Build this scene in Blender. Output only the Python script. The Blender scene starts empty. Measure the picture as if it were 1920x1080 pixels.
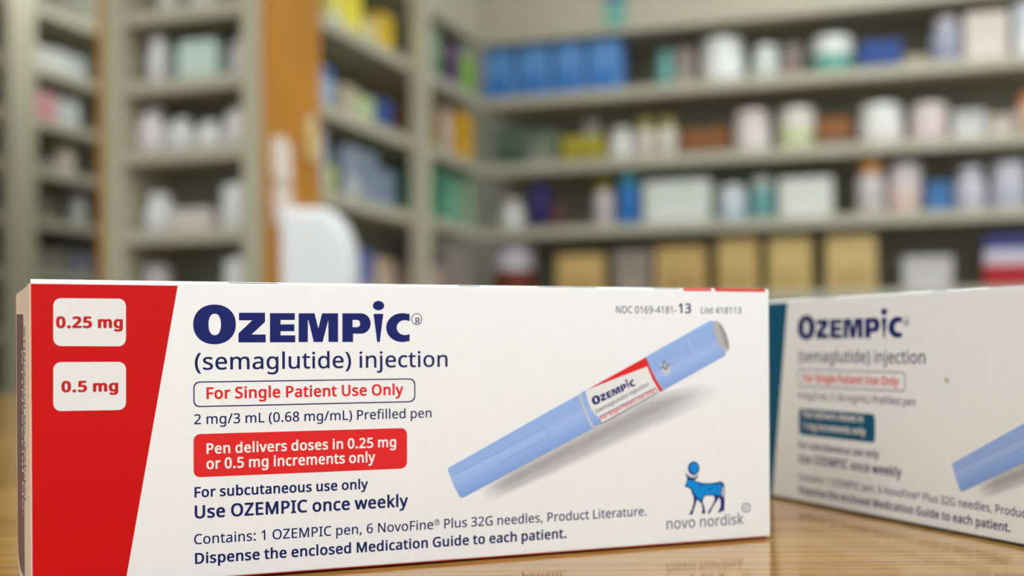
import bpy, bmesh, math, random
from mathutils import Vector, Matrix

random.seed(7)
scene = bpy.context.scene
COL = scene.collection
PI = math.pi

# ------------------------------------------------------------------ camera, world, light, exposure
COUNTER_Z = 0.92
CAM_H = 0.046855                       # lens height above the counter top
cam_data = bpy.data.cameras.new('camera')
cam_data.sensor_width = 36.0
cam_data.lens = 36.0 * 2215.6 / 1920.0
cam_data.shift_y = (648.85 - 540.0) / 1920.0
cam_data.clip_start = 0.01
cam_data.clip_end = 50
cam_data.dof.use_dof = True
cam_data.dof.focus_distance = 0.240
cam_data.dof.aperture_fstop = 9.6
cam = bpy.data.objects.new('camera', cam_data)
COL.objects.link(cam)
rl = 0.0060
right = Vector((1, 0, -rl)).normalized()
fwd = Vector((0, 1, 0))
up = right.cross(fwd)
cam.matrix_world = Matrix(((right.x, up.x, -fwd.x, 0), (right.y, up.y, -fwd.y, 0),
                           (right.z, up.z, -fwd.z, COUNTER_Z + CAM_H), (0, 0, 0, 1)))
scene.camera = cam

world = bpy.data.worlds.new('shop_ambient')  # uniform ambient fill from the open sides, added to light shelves and cartons
scene.world = world
world.use_nodes = True
bg = world.node_tree.nodes['Background']
bg.inputs[0].default_value = (0.92, 0.98, 1.03, 1)
bg.inputs[1].default_value = 0.98
LAMP = 7.6                             # radiance of the ceiling light diffusers
scene.view_settings.view_transform = 'Standard'
scene.view_settings.look = 'None'
scene.view_settings.exposure = 0.0
scene.view_settings.gamma = 1.0
scene.view_settings.use_curve_mapping = False


# ------------------------------------------------------------------ materials
def lin(c):
    return tuple(((v / 255) / 12.92 if v / 255 <= 0.04045 else ((v / 255 + 0.055) / 1.055) ** 2.4) for v in c) + (1.0,)


MATS = {}


def mat(name, rgb, rough=0.5, spec=0.4, vary=0.04, scale=60.0, metal=0.0, coat=0.0):
    """Plain surface whose colour wanders a little by noise (rgb is sRGB 0-255)."""
    key = (name, rgb, rough, metal)
    if key in MATS:
        return MATS[key]
    m = bpy.data.materials.new(name)
    m.use_nodes = True
    nt = m.node_tree
    b = nt.nodes['Principled BSDF']
    b.inputs['Roughness'].default_value = rough
    b.inputs['Specular IOR Level'].default_value = spec
    b.inputs['Metallic'].default_value = metal
    b.inputs['Coat Weight'].default_value = coat
    tc = nt.nodes.new('ShaderNodeTexCoord')
    nz = nt.nodes.new('ShaderNodeTexNoise')
    nz.inputs['Scale'].default_value = scale
    nz.inputs['Detail'].default_value = 3
    rp = nt.nodes.new('ShaderNodeValToRGB')
    c = lin(rgb)
    rp.color_ramp.elements[0].position = 0.3
    rp.color_ramp.elements[1].position = 0.7
    rp.color_ramp.elements[0].color = tuple(v * (1 - vary) for v in c[:3]) + (1,)
    rp.color_ramp.elements[1].color = tuple(min(1, v * (1 + vary)) for v in c[:3]) + (1,)
    nt.links.new(tc.outputs['Object'], nz.inputs['Vector'])
    nt.links.new(nz.outputs['Fac'], rp.inputs['Fac'])
    nt.links.new(rp.outputs['Color'], b.inputs['Base Color'])
    MATS[key] = m
    return m


def ink(name, rgb, rough=0.4):
    return mat('ink ' + name, rgb, rough, 0.22, 0.015, 900.0)


def wood_laminate():
    m = bpy.data.materials.new('wood grain laminate')
    m.use_nodes = True
    nt = m.node_tree
    b = nt.nodes['Principled BSDF']
    tc = nt.nodes.new('ShaderNodeTexCoord')

    def noise(sx, sy, scale, detail, dist=0.0):
        mp = nt.nodes.new('ShaderNodeMapping')
        mp.inputs['Scale'].default_value = (sx, sy, 1)
        n = nt.nodes.new('ShaderNodeTexNoise')
        n.inputs['Scale'].default_value = scale
        n.inputs['Detail'].default_value = detail
        n.inputs['Distortion'].default_value = dist
        nt.links.new(tc.outputs['Object'], mp.inputs['Vector'])
        nt.links.new(mp.outputs['Vector'], n.inputs['Vector'])
        return n
    broad = noise(1.2, 22, 1.5, 4, 0.6)
    fine = noise(3.0, 420, 1.6, 5)
    pores = noise(9.0, 900, 1.3, 2)
    r1 = nt.nodes.new('ShaderNodeValToRGB')
    r1.color_ramp.elements[0].position = 0.32
    r1.color_ramp.elements[1].position = 0.68
    r1.color_ramp.elements[0].color = lin((168, 118, 50))
    r1.color_ramp.elements[1].color = lin((208, 160, 82))
    nt.links.new(broad.outputs['Fac'], r1.inputs['Fac'])
    r2 = nt.nodes.new('ShaderNodeValToRGB')
    r2.color_ramp.elements[0].position = 0.30
    r2.color_ramp.elements[1].position = 0.62
    r2.color_ramp.elements[0].color = (0.52, 0.46, 0.40, 1)
    r2.color_ramp.elements[1].color = (1, 1, 1, 1)
    nt.links.new(fine.outputs['Fac'], r2.inputs['Fac'])
    r3 = nt.nodes.new('ShaderNodeValToRGB')
    r3.color_ramp.elements[0].position = 0.28
    r3.color_ramp.elements[1].position = 0.40
    r3.color_ramp.elements[0].color = (0.55, 0.48, 0.42, 1)
    r3.color_ramp.elements[1].color = (1, 1, 1, 1)
    nt.links.new(pores.outputs['Fac'], r3.inputs['Fac'])
    mx = nt.nodes.new('ShaderNodeMix')
    mx.data_type = 'RGBA'
    mx.blend_type = 'MULTIPLY'
    mx.inputs[0].default_value = 0.75
    nt.links.new(r1.outputs['Color'], mx.inputs[6])
    nt.links.new(r2.outputs['Color'], mx.inputs[7])
    mx2 = nt.nodes.new('ShaderNodeMix')
    mx2.data_type = 'RGBA'
    mx2.blend_type = 'MULTIPLY'
    mx2.inputs[0].default_value = 0.7
    nt.links.new(mx.outputs[2], mx2.inputs[6])
    nt.links.new(r3.outputs['Color'], mx2.inputs[7])
    nt.links.new(mx2.outputs[2], b.inputs['Base Color'])
    b.inputs['Roughness'].default_value = 0.09
    b.inputs['Specular IOR Level'].default_value = 0.36
    bp = nt.nodes.new('ShaderNodeBump')
    bp.inputs['Strength'].default_value = 0.015
    bp.inputs['Distance'].default_value = 0.0002
    nt.links.new(fine.outputs['Fac'], bp.inputs['Height'])
    nt.links.new(bp.outputs['Normal'], b.inputs['Normal'])
    return m


def panel_wood():
    m = mat('orange stained wood panel', (190, 128, 44), 0.45, 0.4, 0.10, 6.0)
    return m


def lamp_mat():
    m = bpy.data.materials.new('lit light diffuser')
    m.use_nodes = True
    nt = m.node_tree
    b = nt.nodes['Principled BSDF']
    b.inputs['Base Color'].default_value = (0.8, 0.8, 0.8, 1)
    b.inputs['Emission Color'].default_value = (0.93, 1.0, 1.01, 1)
    b.inputs['Emission Strength'].default_value = LAMP
    return m


M_PAPER = mat('coated white carton board', (240, 242, 244), 0.4, 0.25, 0.012, 300.0)
M_FLAP = mat('shade-tinted flap board', (226, 208, 190), 0.55, 0.3, 0.02, 300.0)  # tan tint puts the flap's shade into its board colour
M_RED = ink('red', (202, 2, 4))
M_TEAL = ink('teal', (0, 88, 122))
M_STEEL = mat('beige enamelled steel', (186, 180, 156), 0.45, 0.4, 0.03, 8.0)
M_RAIL = mat('pale price rail', (188, 183, 162), 0.4, 0.4, 0.05, 25.0)
M_BACK = mat('olive grey back panel', (146, 144, 126), 0.7, 0.2, 0.08, 12.0)
M_WALL = mat('painted wall', (172, 170, 156), 0.8, 0.2, 0.03, 5.0)
M_FLOOR = mat('vinyl floor', (158, 156, 148), 0.4, 0.4, 0.06, 9.0)
M_CEIL = mat('ceiling board', (226, 224, 216), 0.9, 0.1, 0.03, 30.0)
M_WOOD = wood_laminate()
M_PANEL = panel_wood()
M_LAMP = lamp_mat()
M_LAMPFRAME = mat('white lamp frame', (225, 225, 222), 0.4, 0.4, 0.02, 10.0)


# ------------------------------------------------------------------ mesh helpers
def obj(name, bm, material, parent=None, loc=None, smooth=False):
    me = bpy.data.meshes.new(name)
    bm.normal_update()
    bm.to_mesh(me)
    bm.free()
    return link(name, me, material, parent, loc, smooth)


def link(name, me, material, parent=None, loc=None, smooth=False):
    if material is not None:
        for m in (material if isinstance(material, (list, tuple)) else [material]):
            me.materials.append(m)
    if smooth:
        me.shade_smooth()
        me.set_sharp_from_angle(angle=math.radians(38))
    o = bpy.data.objects.new(name, me)
    COL.objects.link(o)
    if parent is not None:
        o.parent = parent
    if loc is not None:
        o.location = loc
    return o


def add_box(bm, x0, x1, y0, y1, z0, z1, bev=0.0, seg=2):
    vs = [bm.verts.new((x, y, z)) for x in (x0, x1) for y in (y0, y1) for z in (z0, z1)]
    fs = [bm.faces.new([vs[i] for i in q]) for q in ((0, 1, 3, 2), (4, 6, 7, 5), (0, 4, 5, 1), (2, 3, 7, 6), (0, 2, 6, 4), (1, 5, 7, 3))]
    if bev > 0:
        es = list({e for f in fs for e in f.edges})
        bmesh.ops.bevel(bm, geom=es, offset=bev, segments=seg, profile=0.5, affect='EDGES')


def box_bm(x0, x1, y0, y1, z0, z1, bev=0.0, seg=2):
    bm = bmesh.new()
    add_box(bm, x0, x1, y0, y1, z0, z1, bev, seg)
    return bm


def lathe_bm(profile, n=20, sx=1.0, sy=1.0):
    """profile: (radius, z) from the bottom up; closed with caps."""
    bm = bmesh.new()
    rings = []
    for r, z in profile:
        rings.append([bm.verts.new((r * sx * math.cos(2 * PI * k / n), r * sy * math.sin(2 * PI * k / n), z)) for k in range(n)])
    for a, b in zip(rings, rings[1:]):
        for k in range(n):
            bm.faces.new((a[k], a[(k + 1) % n], b[(k + 1) % n], b[k]))
    bm.faces.new(list(reversed(rings[0])))
    bm.faces.new(rings[-1])
    return bm


def prism_bm(pts, y0, y1, bev=0.0, seg=3):
    """pts: outline in the x-z plane, pushed from y0 to y1."""
    bm = bmesh.new()
    a = [bm.verts.new((x, y0, z)) for x, z in pts]
    b = [bm.verts.new((x, y1, z)) for x, z in pts]
    bm.faces.new(a)
    bm.faces.new(list(reversed(b)))
    n = len(pts)
    for i in range(n):
        bm.faces.new((a[i], b[i], b[(i + 1) % n], a[(i + 1) % n]))
    bmesh.ops.recalc_face_normals(bm, faces=bm.faces)
    if bev:
        es = [e for e in bm.edges if abs(e.verts[0].co.y - e.verts[1].co.y) < 1e-9]
        bmesh.ops.bevel(bm, geom=es, offset=bev, segments=seg, profile=0.5, affect='EDGES')
    return bm


def thing(name, label, cat, loc=(0, 0, 0), rotz=0.0, group=None):
    o = bpy.data.objects.new(name, None)
    o.empty_display_size = 0.05
    COL.objects.link(o)
    o.location = loc
    o.rotation_euler = (0, 0, rotz)
    o['label'] = label
    o['category'] = cat
    if group:
        o['group'] = group
    return o


def struct(name, bm, m, smooth=False):
    o = obj(name, bm, m, smooth=smooth)
    o['kind'] = 'structure'
    return o


# ------------------------------------------------------------------ flat print: outlines and lettering
GLYPHS = {'regular':{' ':(209,[]),'(':(252,['150,-134 220,-133 224,-131 225,-125 191,-71 164,-18 140,46 125,100 116,162 112,221 116,281 125,344 142,406 163,461 190,515 226,569 226,576 221,579 144,579 105,526 74,471 51,412 36,352 26,288 23,226 26,153 36,90 51,32 74,-27 103,-79 141,-130']),')':(252,['25,-134 97,-133 136,-81 167,-27 189,31 205,90 214,153 218,215 214,288 205,352 189,411 167,471 138,523 101,575 95,579 26,580 18,579 15,575 16,569 50,517 77,463 99,403 116,338 125,280 128,221 125,161 115,100 99,42 73,-27 50,-71 16,-123 17,-131']),',':(227,['33,-110 83,-110 90,-109 94,-106 143,14 155,55 163,85 154,99 75,100 65,97 40,-34 24,-100 25,-107']),'-':(270,['32,177 231,178 235,183 235,249 231,252 224,253 27,252 23,247 23,183 26,178']),'.':(227,['106,-18 131,-14 149,-3 162,15 166,41 162,72 150,89 132,100 107,104 82,100 65,90 52,72 49,46 52,15 63,-1 82,-14']),'/':(310,['8,-7 75,-7 82,-6 86,-2 298,567 299,575 296,579 223,580 216,579 212,575 0,5 0,-4']),'0':(470,['226,-15 282,-9 322,6 355,31 384,66 404,109 418,159 426,217 428,278 426,350 419,403 409,446 391,489 370,523 341,553 310,572 274,584 230,588 180,584 143,572 113,553 85,524 64,489 49,448 39,403 32,350 30,295 33,225 39,172 51,126 67,86 88,51 116,21 147,2 182,-10','228,60 196,66 168,83 146,115 130,162 122,217 119,288 122,357 130,411 146,459 168,491 196,508 229,514 265,507 290,490 311,459 327,412 336,356 339,286 336,218 327,161 311,114 291,85 286,81 262,66']),'1':(470,['216,-7 283,-7 291,-6 294,-2 294,574 289,579 219,579 67,460 62,454 63,448 99,402 103,399 113,399 208,474 207,-1 210,-6']),'2':(470,['38,-7 415,-7 422,-6 426,-3 426,65 422,70 149,75 261,187 332,262 361,301 385,343 398,382 403,424 397,475 381,514 357,542 319,568 276,582 222,588 152,579 88,554 36,516 37,508 73,464 79,460 90,460 153,499 186,510 219,513 255,507 287,490 300,474 309,450 312,424 309,390 297,357 275,319 251,290 178,212 30,63 29,-2 32,-6']),'3':(470,['190,-15 247,-12 287,-5 323,7 354,24 380,47 398,70 416,116 422,167 418,201 407,233 387,259 360,282 308,302 347,321 372,344 390,369 401,400 404,434 399,481 384,515 358,546 323,569 279,582 217,588 157,582 109,569 68,551 30,523 31,516 70,467 81,467 123,492 168,508 219,514 257,509 287,493 302,477 311,457 314,434 310,407 298,381 278,361 252,345 218,336 125,333 116,331 114,327 114,264 117,259 124,258 223,256 259,248 291,235 312,218 326,192 330,165 326,138 315,107 298,87 272,72 236,62 195,58 160,61 119,68 78,80 41,95 31,95 27,91 27,22 30,17 66,2 104,-7']),'4':(470,['291,-7 357,-7 367,-4 369,123 441,123 449,124 452,128 452,194 450,198 370,200 368,202 368,577 363,582 288,583 278,580 8,192 8,129 12,124 281,123 282,-1 285,-6','104,200 104,202 284,462 282,201']),'6':(470,['236,-15 281,-11 315,-3 342,9 353,17 367,27 390,51 408,80 420,109 428,143 430,187 425,239 409,281 404,289 381,319 348,344 304,360 255,365 217,362 189,356 164,345 144,332 129,316 136,378 148,416 167,450 190,477 222,498 262,511 308,516 339,513 372,507 384,508 386,512 386,574 381,580 350,585 309,588 259,584 222,578 192,569 151,546 112,513 87,478 66,435 51,392 42,345 35,240 39,182 50,132 68,86 92,51 126,19 157,1 192,-10','235,59 216,62 191,70 172,84 155,102 132,149 125,198 128,220 138,241 157,264 181,281 209,292 242,296 269,293 293,284 316,266 330,244 338,217 342,179 339,146 333,127 328,112 312,89 291,72 266,62']),'8':(470,['228,-15 291,-9 336,5 373,28 405,64 422,101 428,145 423,188 408,222 390,245 362,270 309,303 353,333 377,356 394,380 405,408 409,439 403,489 386,523 356,553 324,571 282,583 230,588 176,583 133,570 100,550 73,524 55,489 49,440 52,408 62,380 79,354 95,336 141,300 92,270 64,242 47,218 35,188 30,149 36,98 52,61 83,27 122,3 168,-9','226,55 197,58 168,66 146,81 129,101 121,122 118,145 121,172 130,193 144,214 163,231 218,261 286,229 310,211 327,191 337,171 340,148 337,123 329,103 312,82 286,66 260,58','230,340 185,363 163,380 150,395 140,416 136,439 143,472 162,496 193,511 227,516 265,511 295,496 314,472 320,440 317,416 308,396 295,379 275,363']),'9':(470,['150,-15 201,-12 237,-6 272,5 313,28 349,60 374,95 396,136 411,187 419,228 426,332 422,391 410,444 392,487 370,521 362,529 339,551 306,571 268,583 223,588 182,584 148,575 121,563 99,549 72,522 54,495 41,463 34,430 31,384 36,336 52,292 77,256 112,229 156,212 204,207 243,210 272,217 296,227 315,240 333,257 325,194 313,156 294,122 270,95 239,74 198,61 151,57 120,60 87,66 77,66 74,64 75,-5 111,-12','219,276 191,280 169,288 145,306 129,334 122,357 119,388 123,428 133,459 150,483 173,501 197,511 223,514 247,511 271,502 291,487 306,471 329,423 336,374 333,352 322,331 303,308 280,291 252,280']),':':(227,['106,-18 131,-14 149,-3 162,15 166,41 162,72 150,89 132,100 107,104 82,100 65,90 52,72 49,46 52,15 63,-1 82,-14','106,325 131,329 149,340 162,359 166,385 162,415 150,433 132,444 107,448 82,444 65,434 52,415 49,390 52,359 63,342 82,329']),'C':(519,['308,-15 399,-8 466,9 469,14 468,82 465,84 454,84 389,69 321,62 284,65 249,75 219,89 194,110 175,133 156,168 144,205 137,244 134,286 138,334 147,374 163,418 186,451 215,477 249,496 285,506 323,510 355,508 387,502 448,480 458,480 462,483 491,543 491,549 488,553 454,567 415,578 325,588 266,583 236,577 201,566 167,549 138,529 112,503 91,475 73,445 58,409 48,370 42,332 40,293 43,227 54,173 70,127 93,86 119,55 159,22 202,2 251,-10']),'D':(597,['78,-7 239,-7 303,-2 355,8 408,29 446,52 483,88 510,128 530,176 542,235 545,298 542,347 530,404 511,449 485,487 450,522 410,546 366,564 315,575 255,580 80,580 70,577 69,-1 72,-6','160,69 159,503 245,504 281,501 322,493 355,481 384,463 408,439 426,411 440,374 448,334 450,285 445,223 425,168 394,124 350,93 294,75 229,69']),'E':(458,['78,-7 396,-7 406,-4 407,64 403,69 161,70 159,72 160,261 381,261 389,262 392,267 392,331 388,336 159,338 159,501 403,503 407,508 407,574 404,579 80,580 70,577 69,-1 72,-6']),'F':(428,['78,-7 148,-7 155,-6 159,-3 160,236 381,236 388,237 392,241 392,307 388,312 159,314 159,501 403,503 407,508 407,574 404,579 80,580 70,577 69,-1 72,-6']),'G':(596,['320,-15 437,-7 528,15 532,18 533,305 529,308 522,309 328,309 319,307 317,237 320,232 443,230 443,76 441,73 399,66 342,62 298,65 257,75 223,90 194,112 172,137 155,170 143,207 136,245 134,280 137,332 145,370 158,403 179,437 205,464 231,483 264,498 304,507 341,510 376,508 416,501 483,478 496,479 524,541 525,550 519,554 443,578 348,588 285,584 227,570 179,550 138,522 103,487 81,454 75,444 56,398 45,349 40,290 43,225 56,167 72,127 97,85 131,48 167,22 208,3 261,-10']),'I':(284,['32,-7 237,-7 244,-6 248,-3 246,47 183,62 181,65 181,508 247,527 248,574 244,579 34,580 27,579 23,576 25,526 88,510 90,507 90,64 24,46 23,-2 26,-6']),'L':(432,['78,-7 398,-7 406,-6 409,-2 409,65 405,70 159,72 159,574 154,579 80,580 72,579 69,575 69,-1 72,-6']),'M':(739,['78,-7 142,-7 150,-6 153,-2 152,446 321,-2 325,-6 332,-7 388,-7 395,-6 399,-3 570,437 569,-2 573,-6 580,-7 648,-7 657,-5 659,574 657,578 648,580 546,580 539,579 535,576 361,132 193,576 189,579 182,580 80,580 71,578 69,-1 72,-6']),'N':(621,['78,-7 142,-7 150,-6 153,-2 153,335 151,442 438,-3 449,-7 530,-7 540,-4 541,574 539,578 466,580 458,579 455,575 455,241 458,131 170,576 159,580 80,580 70,577 69,-1 72,-6']),'O':(638,['308,-15 362,-12 398,-5 433,6 473,29 491,42 518,69 549,112 570,163 582,221 586,282 583,347 572,401 556,445 534,485 506,518 466,551 423,571 375,583 315,588 252,583 203,571 159,551 120,519 92,486 68,443 53,399 43,348 40,293 44,221 56,164 69,130 81,106 106,68 131,44 158,24 191,6 226,-5 256,-11','311,62 278,65 243,74 213,89 189,110 170,135 153,169 143,203 136,243 134,288 136,330 143,372 154,408 174,444 190,464 213,483 242,499 279,508 313,511 368,504 411,486 447,453 474,401 487,351 492,286 490,243 483,203 473,169 456,135 438,110 414,89 385,74 349,65']),'P':(497,['78,-7 148,-7 155,-6 159,-3 160,216 218,216 276,220 331,232 370,249 401,272 425,302 441,331 450,366 453,400 448,458 429,499 404,529 358,559 303,574 231,580 80,580 73,579 69,576 69,-1 72,-6','160,292 159,503 225,504 264,501 301,492 328,477 345,458 356,435 360,403 356,366 342,337 323,317 291,302 252,295']),'R':(511,['78,-7 148,-7 155,-6 159,-3 159,228 161,230 257,229 397,-6 485,-7 492,-6 496,-3 495,4 343,253 392,279 417,303 436,331 448,363 453,406 451,448 443,477 431,504 408,530 388,546 361,560 326,571 274,578 80,580 73,579 69,576 69,-1 72,-6','160,305 160,503 234,503 270,500 303,494 329,480 346,463 357,437 360,401 357,377 347,352 331,331 306,317 273,308 237,305']),'S':(452,['193,-15 244,-12 280,-5 313,5 342,20 365,38 386,62 401,89 409,117 412,156 407,197 394,232 372,257 339,284 327,291 299,305 178,358 156,373 142,389 133,412 130,432 133,451 142,474 155,488 173,499 200,508 227,510 261,508 297,501 360,481 373,482 397,544 398,552 392,556 324,578 282,584 230,588 174,582 130,569 93,548 64,518 45,478 39,438 41,399 49,371 61,347 76,327 99,305 125,288 272,223 295,207 309,190 318,170 320,148 318,126 308,103 291,85 263,71 234,64 163,64 118,72 47,94 36,94 33,92 32,18 35,13 79,-3 131,-11']),'T':(458,['187,-7 257,-7 265,-6 268,-2 268,501 443,503 446,508 446,574 443,579 10,580 3,579 -1,576 -1,508 3,503 178,501 178,-1 181,-6']),'X':(482,['3,-7 77,-7 87,-4 233,230 377,-4 387,-7 465,-7 475,-4 475,4 288,300 461,569 462,575 460,578 379,580 370,578 236,367 102,578 93,580 17,580 7,577 7,568 181,298 -5,4 -5,-4']),'Z':(470,['30,-7 425,-7 435,-4 436,65 432,70 135,72 427,514 428,574 425,579 42,580 32,577 31,507 35,502 315,500 22,59 21,-2 24,-6']),'a':(462,['169,-15 241,-7 264,3 285,16 314,42 325,-2 328,-6 383,-7 390,-6 394,-3 394,297 390,341 377,378 357,405 322,429 280,440 232,444 189,441 145,432 79,407 75,403 76,395 97,345 101,341 112,341 168,363 199,371 234,372 260,368 285,354 297,338 304,315 307,283 306,266 242,264 177,258 121,244 79,224 50,195 35,163 28,122 31,90 32,76 47,43 69,17 97,0 130,-11','188,56 162,60 146,68 139,72 124,90 120,119 121,134 123,142 133,162 147,176 174,189 209,196 242,200 305,202 306,174 302,140 290,106 272,85 247,69 218,59']),'c':(397,['238,-15 310,-8 357,9 360,14 360,81 356,84 346,84 296,67 240,60 206,65 178,77 165,90 156,99 140,128 129,169 126,213 129,255 139,297 156,330 177,350 209,364 247,368 287,363 331,350 343,350 346,354 367,414 366,419 363,422 315,437 245,445 202,441 170,435 137,422 107,401 83,377 62,345 47,308 38,265 35,218 38,162 46,120 60,84 80,53 105,29 134,8 166,-5 198,-11']),'d':(505,['219,-15 258,-12 285,-5 330,18 351,38 359,-1 362,-6 423,-7 430,-6 434,-3 434,610 430,615 356,616 349,615 345,612 347,396 328,414 286,435 259,442 221,445 168,439 120,418 84,384 57,340 40,285 35,218 40,143 56,88 83,45 121,11 166,-8','231,58 202,62 177,74 155,97 139,128 130,165 126,213 130,260 139,297 155,330 174,352 186,359 202,367 232,372 265,369 274,366 299,354 320,332 334,301 343,261 346,201 343,157 335,125 319,92 297,73 268,62']),'e':(464,['248,-15 333,-7 398,14 401,19 400,86 397,88 387,88 322,67 254,59 220,63 189,75 162,95 143,122 131,159 128,193 416,195 420,199 420,249 418,284 410,320 398,351 382,377 364,398 336,420 307,433 275,441 233,445 192,441 157,432 127,416 102,396 81,372 59,336 46,299 38,261 35,207 38,164 47,123 61,88 83,55 109,29 136,11 152,4 171,-4 206,-11','131,264 135,292 146,319 162,343 183,360 207,370 232,373 264,368 286,358 303,342 318,316 326,290 328,266 326,264']),'f':(288,['87,-7 156,-7 164,-6 167,-2 167,367 264,368 272,369 275,373 275,431 272,436 167,438 167,456 172,500 183,527 204,544 231,548 257,545 286,538 299,539 319,595 319,602 314,606 280,615 227,620 180,615 145,603 116,581 95,550 83,510 77,438 8,415 3,411 3,374 6,369 76,368 78,366 78,-1 81,-6']),'g':(505,['230,-199 281,-196 316,-189 348,-178 374,-160 397,-138 413,-112 425,-83 432,-49 434,-13 434,431 430,436 363,436 360,431 352,391 335,408 304,428 267,440 221,445 163,437 118,415 82,380 55,332 40,277 35,218 40,150 56,92 84,46 119,12 161,-7 221,-15 268,-10 304,2 347,31 346,-11 342,-48 332,-73 317,-94 294,-113 263,-124 236,-127 198,-125 154,-118 116,-107 84,-94 73,-94 69,-97 69,-166 72,-171 141,-192','231,57 202,61 178,73 155,96 137,134 129,168 126,213 129,259 137,293 156,332 176,353 201,367 229,372 265,367 295,356 318,335 335,303 344,264 347,213 340,134 331,109 320,92 303,75 283,65 257,59']),'i':(219,['68,-7 137,-7 145,-6 148,-2 148,431 144,436 70,437 62,436 59,432 59,-1 62,-6','102,494 125,498 140,507 151,523 154,544 151,569 141,584 125,594 104,598 82,594 68,585 57,569 54,548 57,523 66,509 82,498']),'j':(219,['14,-199 62,-195 94,-183 119,-162 135,-136 145,-105 148,-68 148,431 144,436 70,437 62,436 59,432 59,-64 55,-95 44,-114 26,-123 6,-127 -44,-119 -50,-120 -53,-125 -52,-187 -24,-196','102,494 125,498 140,507 151,523 154,544 151,569 141,584 125,594 104,598 82,594 68,585 57,569 54,548 57,523 66,509 82,498']),'k':(440,['68,-7 136,-7 146,-4 147,153 185,186 329,-5 419,-7 427,-6 430,-2 428,6 248,245 416,425 418,433 414,436 407,437 320,436 182,290 146,249 147,610 142,615 70,616 62,615 59,611 59,-1 62,-6']),'l':(219,['68,-7 137,-7 145,-6 148,-2 148,610 143,615 70,616 62,615 59,611 59,-1 62,-6']),'m':(762,['68,-7 137,-7 144,-6 148,-3 148,224 150,266 159,304 173,334 192,354 220,367 254,372 277,369 297,361 311,349 323,329 330,306 333,274 333,-1 335,-5 409,-7 416,-6 420,-3 420,236 423,277 432,311 446,337 466,356 495,367 527,372 561,365 584,349 601,317 606,274 606,-3 610,-6 617,-7 691,-6 694,-1 694,284 690,333 677,376 657,405 631,424 585,441 540,445 492,439 450,423 421,404 401,380 386,403 356,426 314,440 266,445 212,437 166,415 143,392 134,431 131,436 62,436 59,431 59,-1 62,-6']),'n':(507,['68,-7 137,-7 144,-6 148,-3 148,222 151,266 160,304 175,334 195,355 227,367 265,372 293,368 313,361 329,349 342,330 349,305 352,272 352,-3 356,-6 363,-7 429,-7 439,-4 440,283 435,329 422,374 396,408 367,427 329,440 275,445 215,437 168,415 143,391 134,431 131,436 70,437 60,434 59,-1 62,-6']),'o':(497,['238,-15 291,-10 330,1 366,19 397,48 420,79 437,118 447,162 451,212 448,264 440,304 426,339 406,372 379,399 354,418 341,424 321,432 287,441 245,445 198,441 163,432 130,418 97,391 79,371 60,340 47,307 38,265 35,221 39,162 50,118 68,79 91,48 122,19 157,1 194,-10','239,59 208,63 183,75 155,100 137,138 129,172 126,216 129,260 139,298 156,331 177,353 199,363 210,368 242,372 277,367 306,354 330,330 346,298 356,260 360,215 357,172 348,134 330,99 308,77 282,65 274,62']),'p':(505,['68,-199 137,-199 144,-198 148,-195 148,-11 145,34 163,18 209,-6 235,-12 270,-15 312,-11 345,-2 372,11 394,29 418,58 435,89 448,126 456,167 458,220 453,287 437,342 411,385 370,420 325,439 273,445 234,442 207,435 183,425 163,410 143,391 135,431 132,436 70,437 63,436 59,433 59,-193 62,-198','259,58 229,61 220,64 194,76 174,97 159,129 155,148 151,175 148,228 152,275 161,310 176,338 199,357 226,367 260,372 291,367 309,358 319,352 339,330 354,299 363,262 367,217 364,174 355,135 339,102 319,78 293,63']),'r':(343,['68,-7 137,-7 144,-6 148,-3 150,252 158,285 170,309 184,329 200,344 223,357 245,364 265,367 304,362 317,363 319,367 328,429 325,439 301,443 269,445 238,442 224,438 208,432 184,419 161,398 142,376 135,430 132,436 70,437 60,434 59,-1 62,-6']),'s':(396,['173,-15 232,-10 277,1 308,18 334,44 352,77 357,116 353,153 341,180 325,198 294,222 160,280 127,303 119,322 118,329 124,347 137,360 165,370 196,373 250,366 309,347 321,347 347,403 348,412 343,416 281,436 200,445 151,441 114,432 78,414 59,396 52,389 37,359 32,326 36,289 49,262 64,244 98,221 233,161 262,137 269,125 270,113 264,89 249,72 218,60 179,56 146,59 110,66 48,89 37,89 34,87 33,18 36,13 93,-7']),'t':(301,['197,-15 246,-10 279,0 281,4 281,61 278,65 271,66 214,57 192,60 171,74 158,96 153,131 153,366 155,368 275,369 278,374 278,432 275,436 267,437 154,437 152,532 142,535 98,534 93,528 67,443 5,413 4,373 9,369 63,368 65,366 65,121 69,76 82,41 106,14 132,-2 161,-11']),'u':(507,['217,-15 280,-7 327,14 353,36 361,-1 364,-6 425,-7 432,-6 436,-3 436,431 433,436 359,437 349,434 348,207 345,163 336,124 322,96 300,75 268,62 230,58 204,60 182,68 167,80 154,99 146,124 144,154 144,433 140,436 133,437 65,437 58,436 54,433 54,144 59,95 72,56 96,24 128,2 167,-10']),'v':(419,['163,-7 242,-7 249,-6 253,-3 415,424 416,432 413,436 334,437 327,436 323,433 203,97 175,182 84,433 80,436 73,437 2,437 -8,434 -8,424 154,-2 157,-6'])},
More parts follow.
